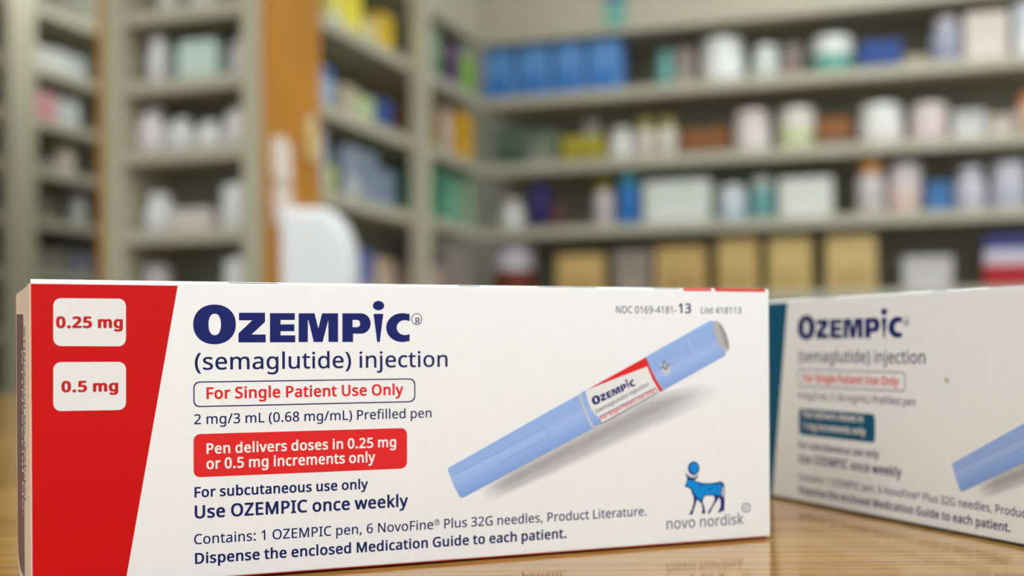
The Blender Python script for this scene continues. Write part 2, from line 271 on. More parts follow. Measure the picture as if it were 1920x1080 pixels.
 'bold':{' ':(209,[]),'.':(248,['106,-29 141,-24 162,-12 177,9 182,37 177,77 164,97 143,110 118,114 96,114 76,111 52,99 37,78 33,49 37,10 50,-10 72,-24']),'0':(490,['226,-26 290,-20 333,-4 369,23 398,57 419,103 434,157 442,215 444,276 442,352 435,405 425,448 406,495 384,531 355,561 321,582 280,595 230,599 174,595 132,582 99,561 71,533 49,495 33,452 23,405 16,353 14,298 17,223 23,170 36,121 52,80 74,43 102,13 136,-8 177,-21','228,72 206,76 181,91 160,122 146,164 138,220 135,287 138,354 146,409 160,452 182,482 206,498 229,502 252,498 276,482 297,452 311,409 320,354 323,287 320,220 311,164 297,121 275,91 252,76']),'1':(490,['216,-18 295,-17 306,-13 310,-5 310,576 306,586 295,590 228,591 208,588 52,467 46,457 46,446 49,439 85,394 98,388 126,390 191,440 191,-4 193,-11 198,-15']),'2':(490,['38,-18 415,-18 432,-16 440,-10 442,68 439,76 432,80 182,85 275,179 346,254 375,293 398,333 413,377 419,433 411,483 395,521 371,550 331,577 277,594 221,599 174,595 136,588 77,564 26,528 22,523 20,509 22,502 60,455 68,450 99,450 165,490 193,499 218,501 245,497 273,482 287,463 293,445 296,423 293,393 282,363 264,332 241,302 164,221 15,70 13,63 14,-7 21,-15']),'3':(490,['190,-26 252,-23 295,-15 335,-2 366,15 393,38 412,62 432,113 438,169 434,204 422,238 398,270 372,291 345,303 361,313 381,330 405,364 417,397 420,432 414,486 399,522 372,554 335,578 284,593 217,599 147,592 99,579 56,560 19,535 14,526 14,515 17,508 52,462 61,456 90,457 135,482 176,497 221,502 247,499 274,484 288,470 295,453 297,434 294,412 285,390 265,370 244,356 208,346 114,343 102,339 98,330 98,262 102,252 112,248 215,245 250,238 279,226 298,210 310,188 313,164 310,140 299,113 284,95 261,81 230,73 196,70 165,72 127,78 91,89 47,106 21,105 14,101 11,94 11,19 17,8 56,-8 98,-18']),'5':(490,['196,-26 253,-22 287,-16 333,0 364,19 390,42 410,70 426,104 435,139 438,176 435,223 426,256 412,284 382,320 340,347 304,359 263,367 223,369 162,366 160,367 170,489 371,490 391,493 395,497 398,504 398,576 395,585 388,589 88,591 70,589 62,580 39,309 42,291 78,266 88,263 110,263 156,270 194,274 231,271 261,263 286,247 302,228 312,202 315,176 311,145 300,118 281,96 256,81 223,72 176,72 135,79 102,89 62,107 38,107 28,100 26,20 31,9 64,-6 102,-17']),'C':(540,['308,-26 404,-19 478,0 483,4 485,11 484,87 474,95 449,95 383,80 318,74 292,76 264,83 231,99 208,118 187,144 171,174 161,204 153,246 151,282 154,332 164,376 182,417 200,443 225,467 258,486 294,496 343,498 379,491 442,469 463,469 474,473 506,538 506,556 499,563 465,577 421,589 378,595 326,599 269,595 224,587 189,575 156,558 122,535 97,510 77,483 58,450 45,419 32,373 26,335 24,296 27,224 38,171 53,124 79,77 110,42 143,16 189,-7 246,-21']),'D':(618,['78,-18 250,-17 308,-13 363,-2 420,19 460,45 497,80 524,121 546,173 558,232 561,284 558,349 546,408 525,456 498,496 464,529 422,556 376,574 320,586 255,591 80,591 64,590 56,585 53,576 53,-4 55,-11 60,-15','176,80 175,492 242,493 276,490 313,483 343,471 370,455 394,431 412,404 424,372 432,332 434,288 428,224 410,174 382,135 340,103 284,85 224,80']),'E':(478,['78,-18 396,-18 413,-16 421,-11 423,-3 423,67 420,75 414,79 396,81 177,81 175,83 176,250 392,251 404,255 408,265 408,335 405,342 398,346 176,348 175,490 396,491 414,493 420,498 423,506 423,577 420,584 416,588 396,591 80,591 63,589 55,584 53,576 53,-4 55,-11 60,-15']),'F':(448,['78,-18 160,-17 169,-14 174,-9 176,225 381,225 398,227 406,232 408,240 408,310 405,318 399,322 381,324 175,325 175,489 177,491 396,491 414,493 420,498 423,506 423,577 420,584 416,588 396,591 80,591 63,589 55,584 53,576 53,-4 55,-11 60,-15']),'G':(616,['320,-26 442,-18 538,5 546,11 549,19 548,311 539,318 522,320 328,320 313,319 305,315 301,306 301,235 305,225 317,221 425,220 427,218 426,83 387,76 340,73 309,75 268,84 235,99 208,120 185,147 170,176 160,206 152,248 150,290 154,337 161,365 173,397 193,429 219,457 244,474 275,489 314,497 364,498 406,491 478,467 499,467 510,471 540,538 539,557 530,564 451,589 404,595 348,599 280,595 217,580 168,559 124,530 90,495 67,462 60,451 41,404 29,352 24,293 27,223 41,161 58,120 83,76 111,46 124,35 155,13 196,-6 256,-21']),'I':(304,['32,-18 237,-18 254,-16 263,-9 264,45 261,54 253,59 199,71 197,74 197,499 253,514 262,520 264,527 264,577 261,585 254,589 34,591 17,589 8,582 7,528 10,519 18,514 72,501 74,499 74,73 72,71 18,59 9,52 8,-8 16,-16']),'M':(760,['78,-18 154,-17 165,-13 168,-7 170,353 306,-8 315,-16 332,-18 400,-17 408,-15 413,-10 552,346 554,-8 562,-16 580,-18 659,-17 671,-13 675,-3 675,576 671,586 663,590 648,591 546,591 530,590 522,585 361,177 206,585 198,590 182,591 80,591 65,590 57,586 53,576 53,-3 55,-11 60,-15']),'O':(658,['308,-26 367,-23 408,-15 443,-4 480,16 506,35 531,60 563,106 585,158 598,218 602,280 599,350 587,407 571,451 548,492 519,527 477,560 432,581 380,594 315,599 247,594 193,581 148,560 107,528 78,494 53,449 38,403 27,351 24,296 28,218 40,161 54,124 66,99 93,60 116,36 144,16 181,-4 216,-15 259,-23','308,74 284,76 255,83 228,97 204,117 185,141 169,172 159,207 152,246 150,287 152,328 159,367 169,402 185,433 205,457 234,479 257,490 285,497 311,500 359,494 400,477 434,444 457,402 471,349 476,278 474,246 469,219 457,173 442,143 424,118 400,98 373,83 343,76']),'P':(518,['78,-18 160,-17 169,-14 174,-9 176,205 286,210 339,222 378,238 418,267 440,295 456,325 466,364 469,397 463,463 444,506 417,538 370,568 309,585 242,590 80,591 63,589 55,583 53,576 53,-4 55,-11 60,-15','176,303 175,492 221,493 258,490 289,483 314,469 332,449 341,428 343,410 340,371 328,345 309,325 282,313 242,305']),'S':(472,['193,-26 249,-23 288,-16 325,-4 353,11 379,30 400,53 416,83 425,115 428,158 422,201 408,239 386,265 353,292 339,300 190,367 166,385 156,398 149,415 147,433 149,449 156,467 169,480 182,488 206,497 230,499 256,497 289,491 355,470 376,470 387,474 413,541 412,559 403,566 332,589 287,595 230,599 168,593 122,580 79,556 50,527 29,481 23,441 25,397 34,365 46,340 62,319 85,298 114,278 259,214 282,198 295,183 302,166 304,147 302,129 293,109 272,90 256,82 229,75 202,73 166,75 127,82 52,105 30,105 18,99 16,91 16,16 21,5 74,-14 126,-22']),'U':(618,['288,-26 357,-21 395,-12 434,5 466,26 491,52 512,85 526,117 536,158 538,194 538,576 535,584 529,589 511,591 433,590 424,588 418,582 417,207 413,166 402,134 385,109 362,90 328,76 296,74 256,78 229,88 205,105 185,132 173,164 169,206 169,576 167,583 162,588 154,590 74,591 57,589 48,582 47,198 53,138 73,85 106,38 153,3 211,-19']),'Z':(490,['30,-18 425,-18 442,-16 449,-11 452,-3 452,68 449,76 442,80 161,83 442,507 444,514 444,577 438,587 417,591 42,591 25,589 18,584 15,576 15,504 18,496 25,492 288,489 7,65 6,-7 13,-15']),'a':(482,['169,-26 250,-17 276,-6 304,12 312,-11 323,-17 395,-17 404,-14 409,-8 410,299 406,344 391,385 370,414 332,439 291,450 244,454 179,451 134,442 67,416 60,408 61,389 82,338 90,331 120,330 180,354 205,360 224,361 249,358 272,345 282,332 287,313 290,277 231,274 167,268 112,254 70,235 37,204 19,168 12,124 16,78 33,35 55,9 86,-10 124,-22','190,68 172,70 156,78 140,96 136,119 138,135 147,154 161,167 184,179 219,186 262,190 289,191 286,142 274,112 257,92 236,78 209,69']),'b':(526,['270,-26 322,-21 353,-13 383,2 413,25 432,49 450,80 463,120 472,161 474,206 469,289 453,344 419,397 383,427 337,447 284,454 260,454 211,448 164,430 164,612 162,620 157,624 148,626 53,625 46,621 43,612 44,-8 49,-14 58,-17 130,-17 141,-12 149,10 172,-6 210,-19','259,70 233,72 209,83 188,105 174,135 167,170 164,212 167,264 175,300 187,326 209,347 233,357 259,360 281,357 304,346 326,325 339,297 348,260 350,220 348,171 339,135 325,105 303,83 282,72']),'c':(418,['238,-26 318,-19 371,1 376,11 375,85 372,91 366,94 341,95 288,77 240,72 216,75 190,87 168,110 155,135 145,171 142,209 145,252 155,294 170,322 190,342 218,354 246,357 279,353 326,339 346,339 355,341 361,348 383,411 382,424 376,430 327,447 245,456 197,452 157,444 122,429 92,409 70,386 48,352 31,311 22,268 19,220 22,159 31,116 46,77 67,45 90,21 116,3 150,-13 193,-22']),'d':(526,['219,-26 263,-23 293,-16 339,7 346,-12 358,-17 435,-17 444,-14 449,-8 450,612 447,621 440,625 345,626 336,624 331,620 329,612 328,430 296,445 264,453 210,455 156,448 106,425 71,393 42,346 24,288 19,221 24,140 42,81 70,36 110,2 156,-19','232,70 212,72 190,83 169,105 154,134 145,170 142,217 146,257 154,291 169,322 190,346 212,357 233,360 259,358 284,346 306,325 318,296 326,260 330,204 327,159 319,126 306,101 285,82 259,72']),'e':(484,['248,-26 339,-18 412,6 417,16 415,92 405,99 382,99 313,77 254,71 228,74 200,84 175,104 158,130 147,163 145,182 426,185 433,189 436,197 434,287 424,330 413,356 397,384 374,410 349,428 316,443 280,452 235,456 191,453 148,442 113,424 84,400 64,377 46,345 30,303 22,263 19,219 22,161 31,120 47,81 69,48 94,22 125,2 161,-14 201,-22','149,275 150,286 160,312 176,335 195,351 216,360 232,361 252,359 271,350 289,334 302,312 311,277 309,275']),'g':(526,['230,-210 286,-207 326,-199 359,-187 388,-168 410,-147 427,-119 440,-88 448,-52 450,-15 450,433 447,442 440,446 423,448 356,447 346,441 340,422 314,438 269,452 221,456 154,447 103,423 69,389 40,337 24,279 19,220 24,148 41,86 69,39 108,3 162,-20 221,-26 270,-22 313,-9 330,-1 327,-42 317,-67 301,-89 281,-104 258,-112 232,-116 210,-115 165,-108 128,-98 88,-83 65,-83 55,-90 53,-169 59,-179 135,-203','232,69 212,71 191,82 169,104 153,137 145,170 142,209 145,257 154,294 169,323 191,346 212,357 231,360 256,357 282,347 304,326 319,300 328,262 331,211 324,139 313,111 303,97 284,81 267,73']),'h':(528,['68,-18 149,-17 157,-15 162,-10 164,-3 164,219 167,264 174,299 188,325 208,345 236,357 266,360 281,359 299,352 316,340 327,324 333,302 336,270 336,-3 338,-10 343,-15 351,-17 429,-18 449,-15 453,-11 456,-5 456,286 451,336 436,380 413,412 386,431 376,437 333,450 261,454 206,445 165,427 164,613 160,622 149,626 58,626 47,622 43,614 43,-4 45,-11 50,-15']),'i':(240,['68,-18 149,-17 160,-13 164,-5 164,433 160,443 150,447 58,447 47,443 43,435 43,-4 45,-11 50,-15','102,483 134,488 154,499 166,517 170,540 166,574 155,592 137,604 115,608 93,608 76,605 55,594 42,575 38,552 42,518 53,500 72,488']),'k':(460,['68,-18 148,-17 156,-15 161,-11 163,-3 163,147 182,164 317,-14 338,-18 430,-17 442,-13 446,-5 446,6 443,13 268,245 430,417 434,425 432,440 424,446 407,448 328,448 308,445 164,295 163,613 159,622 148,626 58,626 47,622 43,614 43,-4 45,-11 50,-15']),'l':(240,['68,-18 149,-17 160,-13 164,-5 164,612 160,622 149,626 58,626 47,622 43,614 43,-4 45,-11 50,-15']),'m':(782,['68,-18 149,-17 157,-15 162,-10 164,-3 164,222 166,264 174,299 187,326 205,345 229,357 253,360 267,359 278,354 297,341 308,324 314,303 317,272 317,-3 321,-13 333,-17 409,-18 426,-16 434,-10 436,-3 436,233 440,277 447,306 463,332 481,348 504,357 526,360 550,355 570,341 585,313 590,271 590,-3 592,-10 600,-16 617,-18 683,-18 696,-17 705,-14 710,-3 709,294 706,336 694,377 672,412 636,438 598,451 552,455 528,455 482,449 443,435 402,408 364,437 326,450 278,455 254,455 203,448 153,424 147,442 136,447 70,448 57,447 48,444 43,433 43,-4 45,-11 50,-15']),'n':(528,['68,-18 149,-17 157,-15 162,-10 164,-3 164,220 167,264 175,299 189,326 208,346 236,357 266,360 281,359 299,352 316,340 327,324 333,302 336,270 336,-3 338,-10 346,-16 363,-18 440,-17 453,-12 456,-3 456,287 451,336 437,379 411,415 379,436 339,450 287,455 263,455 208,448 154,423 147,442 136,447 59,447 46,442 43,433 43,-4 45,-11 50,-15']),'o':(518,['238,-26 296,-21 340,-9 379,11 410,39 434,71 452,113 463,159 467,210 464,267 455,309 440,346 419,381 394,406 368,425 337,440 293,452 245,456 193,452 154,442 119,427 84,400 65,380 50,355 34,319 22,267 19,223 23,159 35,113 54,71 77,40 108,12 145,-8 188,-21','240,70 218,73 193,85 169,108 154,137 145,174 142,220 145,258 154,294 170,323 193,345 217,357 243,360 268,357 293,345 316,322 331,292 340,258 344,212 341,174 332,139 317,108 293,85 267,73']),'p':(526,['68,-210 149,-209 157,-207 163,-201 164,1 197,-15 235,-24 285,-25 318,-22 351,-14 383,2 410,23 432,50 450,82 463,122 472,164 474,223 469,290 452,348 425,393 382,429 337,449 273,456 229,453 199,446 171,434 154,423 148,442 136,447 58,447 50,445 45,440 43,433 43,-195 45,-203 50,-207','254,70 234,72 209,84 188,105 175,132 171,151 167,172 164,225 168,272 176,304 189,329 210,347 235,357 260,360 281,357 303,345 325,322 339,293 348,257 350,213 348,176 340,141 325,110 304,85 281,73']),'r':(364,['68,-18 149,-17 157,-15 162,-11 164,-3 164,226 166,256 173,280 184,302 198,321 215,336 234,347 266,355 309,350 323,351 331,355 335,365 344,427 343,441 337,448 307,454 287,455 257,455 229,452 196,441 171,427 154,414 150,439 140,447 59,447 50,445 45,441 43,433 43,-4 45,-11 50,-15']),'s':(416,['173,-26 237,-21 288,-8 322,10 348,36 367,73 373,114 369,156 356,187 339,206 306,231 172,289 141,311 135,322 137,337 142,343 151,351 174,360 194,361 244,355 304,336 325,336 336,340 363,400 363,418 353,426 291,446 200,456 146,452 104,442 67,423 45,404 38,396 21,364 16,329 20,286 34,255 50,237 86,212 220,152 248,129 254,114 250,96 236,81 210,70 180,68 152,70 120,77 53,100 25,98 20,94 17,87 18,10 26,3 85,-18']),'t':(322,['197,-26 252,-21 293,-8 297,1 297,63 293,72 282,76 261,76 218,69 202,71 185,82 174,101 169,133 169,355 171,357 267,357 288,361 294,371 294,435 290,443 279,447 170,448 169,532 166,540 153,545 92,545 83,542 79,536 52,451 -4,425 -10,420 -12,413 -12,370 -8,362 0,358 47,357 49,355 49,118 53,73 68,34 92,6 120,-11 155,-22']),'u':(528,['217,-26 288,-18 342,6 348,-12 360,-17 437,-17 445,-15 450,-10 452,-3 452,433 450,441 445,445 425,448 359,448 342,446 334,441 332,433 332,209 329,165 321,130 308,104 287,84 259,72 230,70 213,70 196,77 181,88 169,106 162,128 160,157 160,433 158,440 150,446 133,448 53,447 45,445 40,440 38,433 38,142 43,93 57,50 82,16 116,-7 161,-21']),'v':(440,['163,-18 253,-17 262,-15 267,-10 430,419 432,435 425,445 405,448 334,448 318,447 310,442 203,150 97,442 84,447 2,448 -15,446 -23,441 -25,426 -23,418 139,-8 147,-16']),'w':(662,['127,-17 216,-16 229,-11 315,254 397,-11 406,-16 421,-17 511,-16 523,-12 527,-4 645,423 646,436 643,443 630,448 551,449 535,448 527,443 457,182 380,434 376,442 372,446 352,449 279,449 264,448 255,443 172,184 104,443 96,448 80,449 0,448 -12,444 -16,436 -15,423 102,-4 109,-14']),'y':(442,['63,-210 117,-205 156,-191 190,-165 210,-143 230,-108 248,-67 432,419 434,435 427,445 407,448 335,448 319,447 311,442 208,156 98,442 85,447 3,448 -14,446 -22,441 -24,433 -22,419 146,-2 128,-50 107,-87 92,-103 81,-110 65,-115 52,-116 -1,-113 -10,-116 -15,-121 -16,-189 -13,-198 -4,-203 22,-207'])},
 'black':{' ':(209,[]),'.':(277,['106,-41 130,-40 162,-33 186,-16 200,5 205,49 199,83 181,108 157,121 130,126 107,127 59,121 33,108 15,83 10,50 12,18 15,3 27,-15 35,-22 57,-35 84,-40']),'0':(520,['226,-38 301,-31 350,-14 388,14 420,51 441,98 456,152 465,213 467,274 465,354 453,430 445,460 429,499 405,538 373,571 337,592 294,606 230,611 163,607 115,592 80,570 49,539 27,500 11,457 1,410 -7,354 -9,299 -6,222 1,165 13,116 29,75 53,36 83,4 120,-18 163,-32','228,85 201,100 183,127 169,165 161,221 158,296 161,353 168,404 182,445 202,474 222,487 229,488 236,487 257,472 274,447 286,412 297,352 300,278 297,222 289,169 275,128 255,99 236,87']),'2':(520,['38,-30 432,-30 452,-25 462,-16 465,-5 465,70 461,82 452,89 432,94 221,97 368,249 397,287 419,326 436,373 442,435 434,488 417,528 393,556 385,564 349,587 300,603 284,606 221,611 163,607 122,599 60,574 7,537 0,529 -3,508 0,496 37,450 49,440 68,436 113,439 182,480 205,488 216,488 230,486 254,473 264,458 271,441 273,424 270,398 260,368 242,338 216,305 142,226 -7,76 -10,64 -8,-14 -2,-22 6,-26']),'5':(520,['196,-38 255,-35 293,-29 316,-23 352,-9 383,9 412,36 431,63 449,98 457,134 461,175 457,228 448,261 434,291 407,323 398,331 359,355 320,370 270,379 223,381 186,380 184,382 193,478 389,479 404,481 414,487 419,494 421,503 421,579 417,591 404,600 371,603 70,602 49,597 40,586 16,310 16,296 20,284 61,256 77,251 117,251 194,261 219,260 244,253 265,240 280,222 289,198 292,175 288,149 277,123 259,103 239,91 215,84 183,84 148,90 116,100 85,116 73,119 35,119 13,114 6,107 3,96 4,11 8,4 18,-3 47,-16 86,-27']),'g':(555,['230,-222 300,-218 340,-210 378,-196 407,-177 433,-152 449,-125 462,-94 471,-53 473,-17 473,435 469,448 457,456 440,460 353,459 337,456 326,450 286,462 221,468 198,467 140,458 85,433 46,394 18,345 1,281 -4,222 1,146 19,81 46,34 87,-5 141,-29 221,-38 282,-33 303,-28 305,-30 295,-60 282,-80 263,-94 242,-102 215,-103 176,-97 100,-71 62,-71 41,-76 33,-83 30,-94 32,-179 38,-187 45,-191 119,-214','235,81 226,82 209,91 190,111 176,142 168,173 166,210 168,254 178,291 192,318 204,331 212,338 232,347 264,338 284,318 296,295 304,264 308,209 301,142 294,121 282,104 270,93 255,85']),'m':(812,['68,-30 160,-29 176,-24 184,-16 187,-5 187,220 189,262 197,294 209,321 225,337 244,346 253,347 265,342 277,333 286,318 291,297 294,270 294,-5 296,-15 303,-23 313,-27 326,-29 426,-30 445,-26 456,-17 459,-5 459,231 462,272 470,301 482,323 499,338 524,346 533,345 550,333 563,307 567,270 567,-5 570,-17 581,-26 599,-29 701,-29 724,-23 730,-16 733,-5 733,288 728,341 718,376 713,389 694,418 654,447 612,462 558,467 522,467 471,461 428,446 404,432 383,446 342,460 284,467 248,467 197,460 168,450 152,458 123,460 52,459 29,453 23,446 20,435 20,-6 24,-18 32,-25 47,-29'])}}
PRINTS = {
 'letter_o':['38.42,51.37 38.4,50.85 38.32,50.38 38.19,49.94 38.02,49.53 37.8,49.14 37.54,48.79 37.24,48.47 36.9,48.18 36.52,47.94 36.12,47.74 35.68,47.58 35.22,47.47 34.73,47.4 34.18,47.38 33.64,47.41 33.15,47.48 32.69,47.6 32.26,47.76 31.86,47.96 31.5,48.21 31.17,48.49 30.88,48.81 30.62,49.16 30.41,49.54 30.25,49.95 30.13,50.39 30.06,50.85 30.04,51.37 30.07,51.88 30.14,52.35 30.27,52.78 30.44,53.19 30.65,53.58 30.9,53.93 31.2,54.25 31.54,54.53 31.9,54.78 32.31,54.98 32.74,55.14 33.2,55.26 33.68,55.34 34.23,55.36 34.78,55.34 35.27,55.28 35.73,55.16 36.16,55 36.56,54.8 36.94,54.56 37.27,54.28 37.57,53.96 37.83,53.6 38.04,53.22 38.21,52.81 38.33,52.37 38.4,51.9','35.47,51.36 35.45,50.94 35.41,50.6 35.34,50.29 35.25,50.01 35.14,49.77 35,49.57 34.84,49.41 34.66,49.29 34.47,49.22 34.23,49.2 34,49.22 33.8,49.29 33.63,49.41 33.47,49.57 33.34,49.77 33.23,50.01 33.14,50.29 33.07,50.6 33.04,50.94 33.02,51.36 33.04,51.78 33.08,52.12 33.15,52.43 33.24,52.71 33.36,52.95 33.49,53.15 33.65,53.31 33.83,53.43 34.02,53.5 34.26,53.52 34.49,53.5 34.69,53.43 34.86,53.32 35.02,53.16 35.15,52.95 35.27,52.71 35.36,52.44 35.42,52.12 35.46,51.78'],
 'letter_z':['39.06,53.73 44.29,53.76 44.28,51.89 41.55,49.33 44.39,49.32 44.38,47.71 38.93,47.73 38.94,49.56 41.72,52.21 39.05,52.2'],
 'letter_e':['45.29,53.68 50.39,53.7 50.38,52.31 47.44,52.3 47.44,51.39 50.27,51.39 50.26,49.99 47.43,49.99 47.42,49.14 50.44,49.13 50.43,47.7 45.25,47.72'],
 'letter_m':['51.17,53.68 54.47,53.7 55.24,50.56 56.05,53.7 59.42,53.72 59.38,47.73 57.36,47.74 57.35,52.27 56.12,47.74 54.28,47.75 53.18,52.31 53.08,52.31 53.03,47.74 51.13,47.75'],
 'letter_p':['60.33,53.72 64.36,53.74 64.36,53.72 64.66,53.7 64.96,53.62 65.24,53.51 65.5,53.35 65.74,53.15 65.95,52.92 66.12,52.65 66.25,52.36 66.34,52.06 66.38,51.74 66.38,51.42 66.33,51.1 66.24,50.8 66.1,50.51 65.93,50.24 65.72,50.01 65.48,49.81 65.22,49.65 64.93,49.53 64.63,49.46 64.33,49.44 62.58,49.46 62.57,47.71 60.29,47.72','62.5,52.33 63.45,52.34 63.45,52.32 63.61,52.3 63.76,52.24 63.9,52.14 64,52 64.08,51.84 64.12,51.67 64.11,51.49 64.08,51.31 64,51.15 63.89,51.02 63.75,50.92 63.6,50.85 63.44,50.83 62.49,50.82'],
 'letter_i':['67,53.64 69.14,53.65 68.34,47.69 67.76,47.69'],
 'letter_i_dot':['69.34,55.38 69.32,55.21 69.26,55.04 69.17,54.88 69.04,54.73 68.89,54.61 68.71,54.51 68.52,54.43 68.31,54.39 68.1,54.37 67.88,54.38 67.67,54.43 67.48,54.5 67.3,54.6 67.15,54.72 67.03,54.86 66.94,55.02 66.89,55.19 66.87,55.36 66.89,55.54 66.95,55.71 67.04,55.87 67.16,56.01 67.31,56.13 67.49,56.24 67.68,56.31 67.89,56.36 68.11,56.38 68.32,56.36 68.53,56.32 68.72,56.24 68.9,56.15 69.05,56.02 69.17,55.88 69.26,55.72 69.32,55.55'],
 'letter_c':['74.92,53.64 74.91,52.12 74.72,52.12 74.48,52.21 74.24,52.27 73.98,52.3 73.73,52.3 73.47,52.26 73.23,52.2 72.99,52.1 72.78,51.98 72.58,51.84 72.42,51.66 72.28,51.48 72.17,51.27 72.1,51.06 72.06,50.84 72.06,50.61 72.09,50.39 72.16,50.18 72.27,49.97 72.4,49.78 72.57,49.62 72.76,49.47 72.97,49.34 73.21,49.25 73.45,49.18 73.71,49.15 73.96,49.15 74.22,49.18 74.47,49.24 74.7,49.33 74.89,49.35 74.88,47.82 74.46,47.82 74.13,47.74 73.8,47.68 73.47,47.65 73.13,47.64 72.8,47.67 72.47,47.72 72.15,47.8 71.83,47.9 71.54,48.04 71.25,48.19 70.99,48.36 70.74,48.56 70.52,48.78 70.32,49.01 70.15,49.26 70.01,49.53 69.9,49.8 69.81,50.08 69.76,50.37 69.74,50.66 69.75,50.95 69.79,51.24 69.86,51.52 69.97,51.8 70.1,52.07 70.26,52.32 70.45,52.56 70.66,52.79 70.9,53 71.16,53.18 71.43,53.35 71.73,53.49 72.03,53.6 72.35,53.7 72.68,53.76 73.01,53.8 73.35,53.81 73.68,53.79 74.02,53.74'],
 'registered_ring':['77.68,52.56 77.66,52.34 77.6,52.13 77.51,51.94 77.39,51.76 77.24,51.61 77.06,51.48 76.87,51.39 76.67,51.34 76.46,51.32 76.25,51.33 76.04,51.39 75.86,51.48 75.68,51.6 75.54,51.76 75.42,51.93 75.33,52.13 75.28,52.34 75.26,52.55 75.28,52.76 75.33,52.97 75.42,53.17 75.55,53.34 75.7,53.5 75.87,53.62 76.06,53.71 76.26,53.77 76.47,53.79 76.68,53.77 76.89,53.72 77.08,53.62 77.25,53.5 77.4,53.35 77.52,53.17 77.61,52.98 77.66,52.77','77.52,52.56 77.5,52.37 77.46,52.18 77.38,52.02 77.27,51.86 77.14,51.73 76.99,51.62 76.82,51.54 76.64,51.49 76.46,51.47 76.28,51.49 76.1,51.54 75.93,51.62 75.78,51.73 75.65,51.86 75.55,52.01 75.47,52.18 75.43,52.36 75.41,52.55 75.43,52.74 75.48,52.92 75.56,53.09 75.66,53.24 75.79,53.38 75.94,53.48 76.11,53.56 76.29,53.61 76.47,53.63 76.66,53.61 76.83,53.57 77,53.49 77.15,53.38 77.28,53.25 77.38,53.09 77.46,52.92 77.51,52.74'],
 'red_panel':['0.02,59.13 27.03,59.2 17.56,2.25 16.94,-1.04 -0.31,0.36'],
 'dose_window':['4.02,54.94 4.09,55.34 4.22,55.68 4.42,55.95 4.67,56.16 4.99,56.3 5.36,56.37 15.9,56.38 16.29,56.3 16.61,56.16 16.88,55.95 17.08,55.67 17.21,55.33 17.28,54.92 17.24,48.52 17.17,48.11 17.03,47.76 16.83,47.49 16.56,47.28 16.24,47.14 15.85,47.07 5.31,47.19 4.94,47.27 4.62,47.42 4.37,47.62 4.18,47.9 4.05,48.24 3.98,48.64'],
 'dose_window_lower':['3.95,42.66 4.02,43.07 4.16,43.4 4.35,43.67 4.6,43.88 4.92,44.02 5.3,44.09 15.83,44.03 16.22,43.95 16.54,43.81 16.81,43.6 17,43.32 17.14,42.98 17.21,42.56 17.17,36.07 17.1,35.66 16.96,35.32 16.76,35.04 16.49,34.83 16.16,34.69 15.78,34.62 5.24,34.7 4.87,34.78 4.55,34.92 4.3,35.13 4.11,35.4 3.98,35.74 3.91,36.14'],
 'notice_outline':['30.01,38.78 30.07,39.1 30.18,39.38 30.35,39.6 30.56,39.77 30.83,39.88 31.15,39.94 74.8,39.89 75.16,39.83 75.47,39.7 75.71,39.52 75.9,39.28 76.03,38.99 76.09,38.64 76.08,36.04 76,35.68 75.88,35.39 75.69,35.15 75.44,34.97 75.13,34.85 74.77,34.78 31.12,34.81 30.8,34.87 30.54,34.99 30.32,35.16 30.16,35.38 30.05,35.66 29.99,35.98','30.24,38.65 30.29,38.95 30.39,39.2 30.54,39.4 30.74,39.56 30.99,39.66 31.28,39.72 74.67,39.65 75,39.58 75.28,39.47 75.5,39.31 75.67,39.09 75.78,38.82 75.84,38.5 75.83,36.17 75.76,35.85 75.64,35.58 75.47,35.36 75.25,35.2 74.97,35.09 74.64,35.03 31.25,35.04 30.96,35.1 30.72,35.2 30.52,35.35 30.37,35.56 30.27,35.81 30.22,36.11'],
 'dose_notice':['29.99,28.15 30.05,28.51 30.18,28.81 30.36,29.05 30.6,29.24 30.89,29.36 31.24,29.43 72.79,29.34 73.18,29.27 73.52,29.14 73.78,28.94 73.98,28.68 74.12,28.36 74.19,27.98 74.16,22.06 74.08,21.68 73.94,21.36 73.73,21.1 73.46,20.91 73.13,20.77 72.74,20.7 31.19,20.8 30.84,20.87 30.55,21 30.31,21.18 30.14,21.42 30.01,21.72 29.95,22.08'],
 'pen_cap':['83.32,20.38 89.82,23.57 103.3,30.22 114.61,35.73 115.16,33.73 116.34,30.57 118.09,28.04 108.42,23.69 94.37,17.36 87.18,14.05 86.44,13.82 85.83,14.18 84.39,17.02 83.44,19.6'],
 'pen_cap_ring':['114.37,35.73 114.86,35.97 115.28,34.37 116,32.18 117,30.14 118.19,28.35 117.63,28.03 116.44,29.91 115.44,32.03 114.72,33.88'],
 'pen_barrel':['114.86,35.97 116.49,36.69 131.48,43.93 132.52,41.35 134.05,38.58 135.87,36.15 119.77,28.85 118.19,28.35 117,30.14 116,32.18 115.28,34.37'],
 'pen_label_red':['116.49,36.73 131.48,43.96 132.52,41.35 134.05,38.58 135.81,36.12 135,35.82 133.27,38.26 131.66,41.7 124.14,39.29'],
 'pen_label':['116.08,36.28 116.67,36.77 124.14,39.29 131.66,41.74 133.08,38.77 134.96,35.79 119.95,28.97 119.22,30.25 117.38,32.31 116.47,34.35'],
 'pen_dial':['131.47,44.03 148.49,52.37 149.29,52.15 149.38,50.48 150.07,48.38 151.27,46.27 152.57,44.68 152.57,44.15 135.95,36.22 134.22,38.48 132.79,40.9 131.84,42.97'],
 'pen_button':['149.29,52.23 150.4,52.32 151.6,51.36 152.81,49.43 153.5,47.31 153.7,46.08 153.39,45.38 152.57,44.94 151.27,46.27 150.07,48.38 149.38,50.48'],
 'pen_button_face':['150.7,51.97 151.7,51.1 152.8,49.25 153.4,47.31 153.49,46.08 153.18,45.56 152.18,47.32 151.19,49.78'],
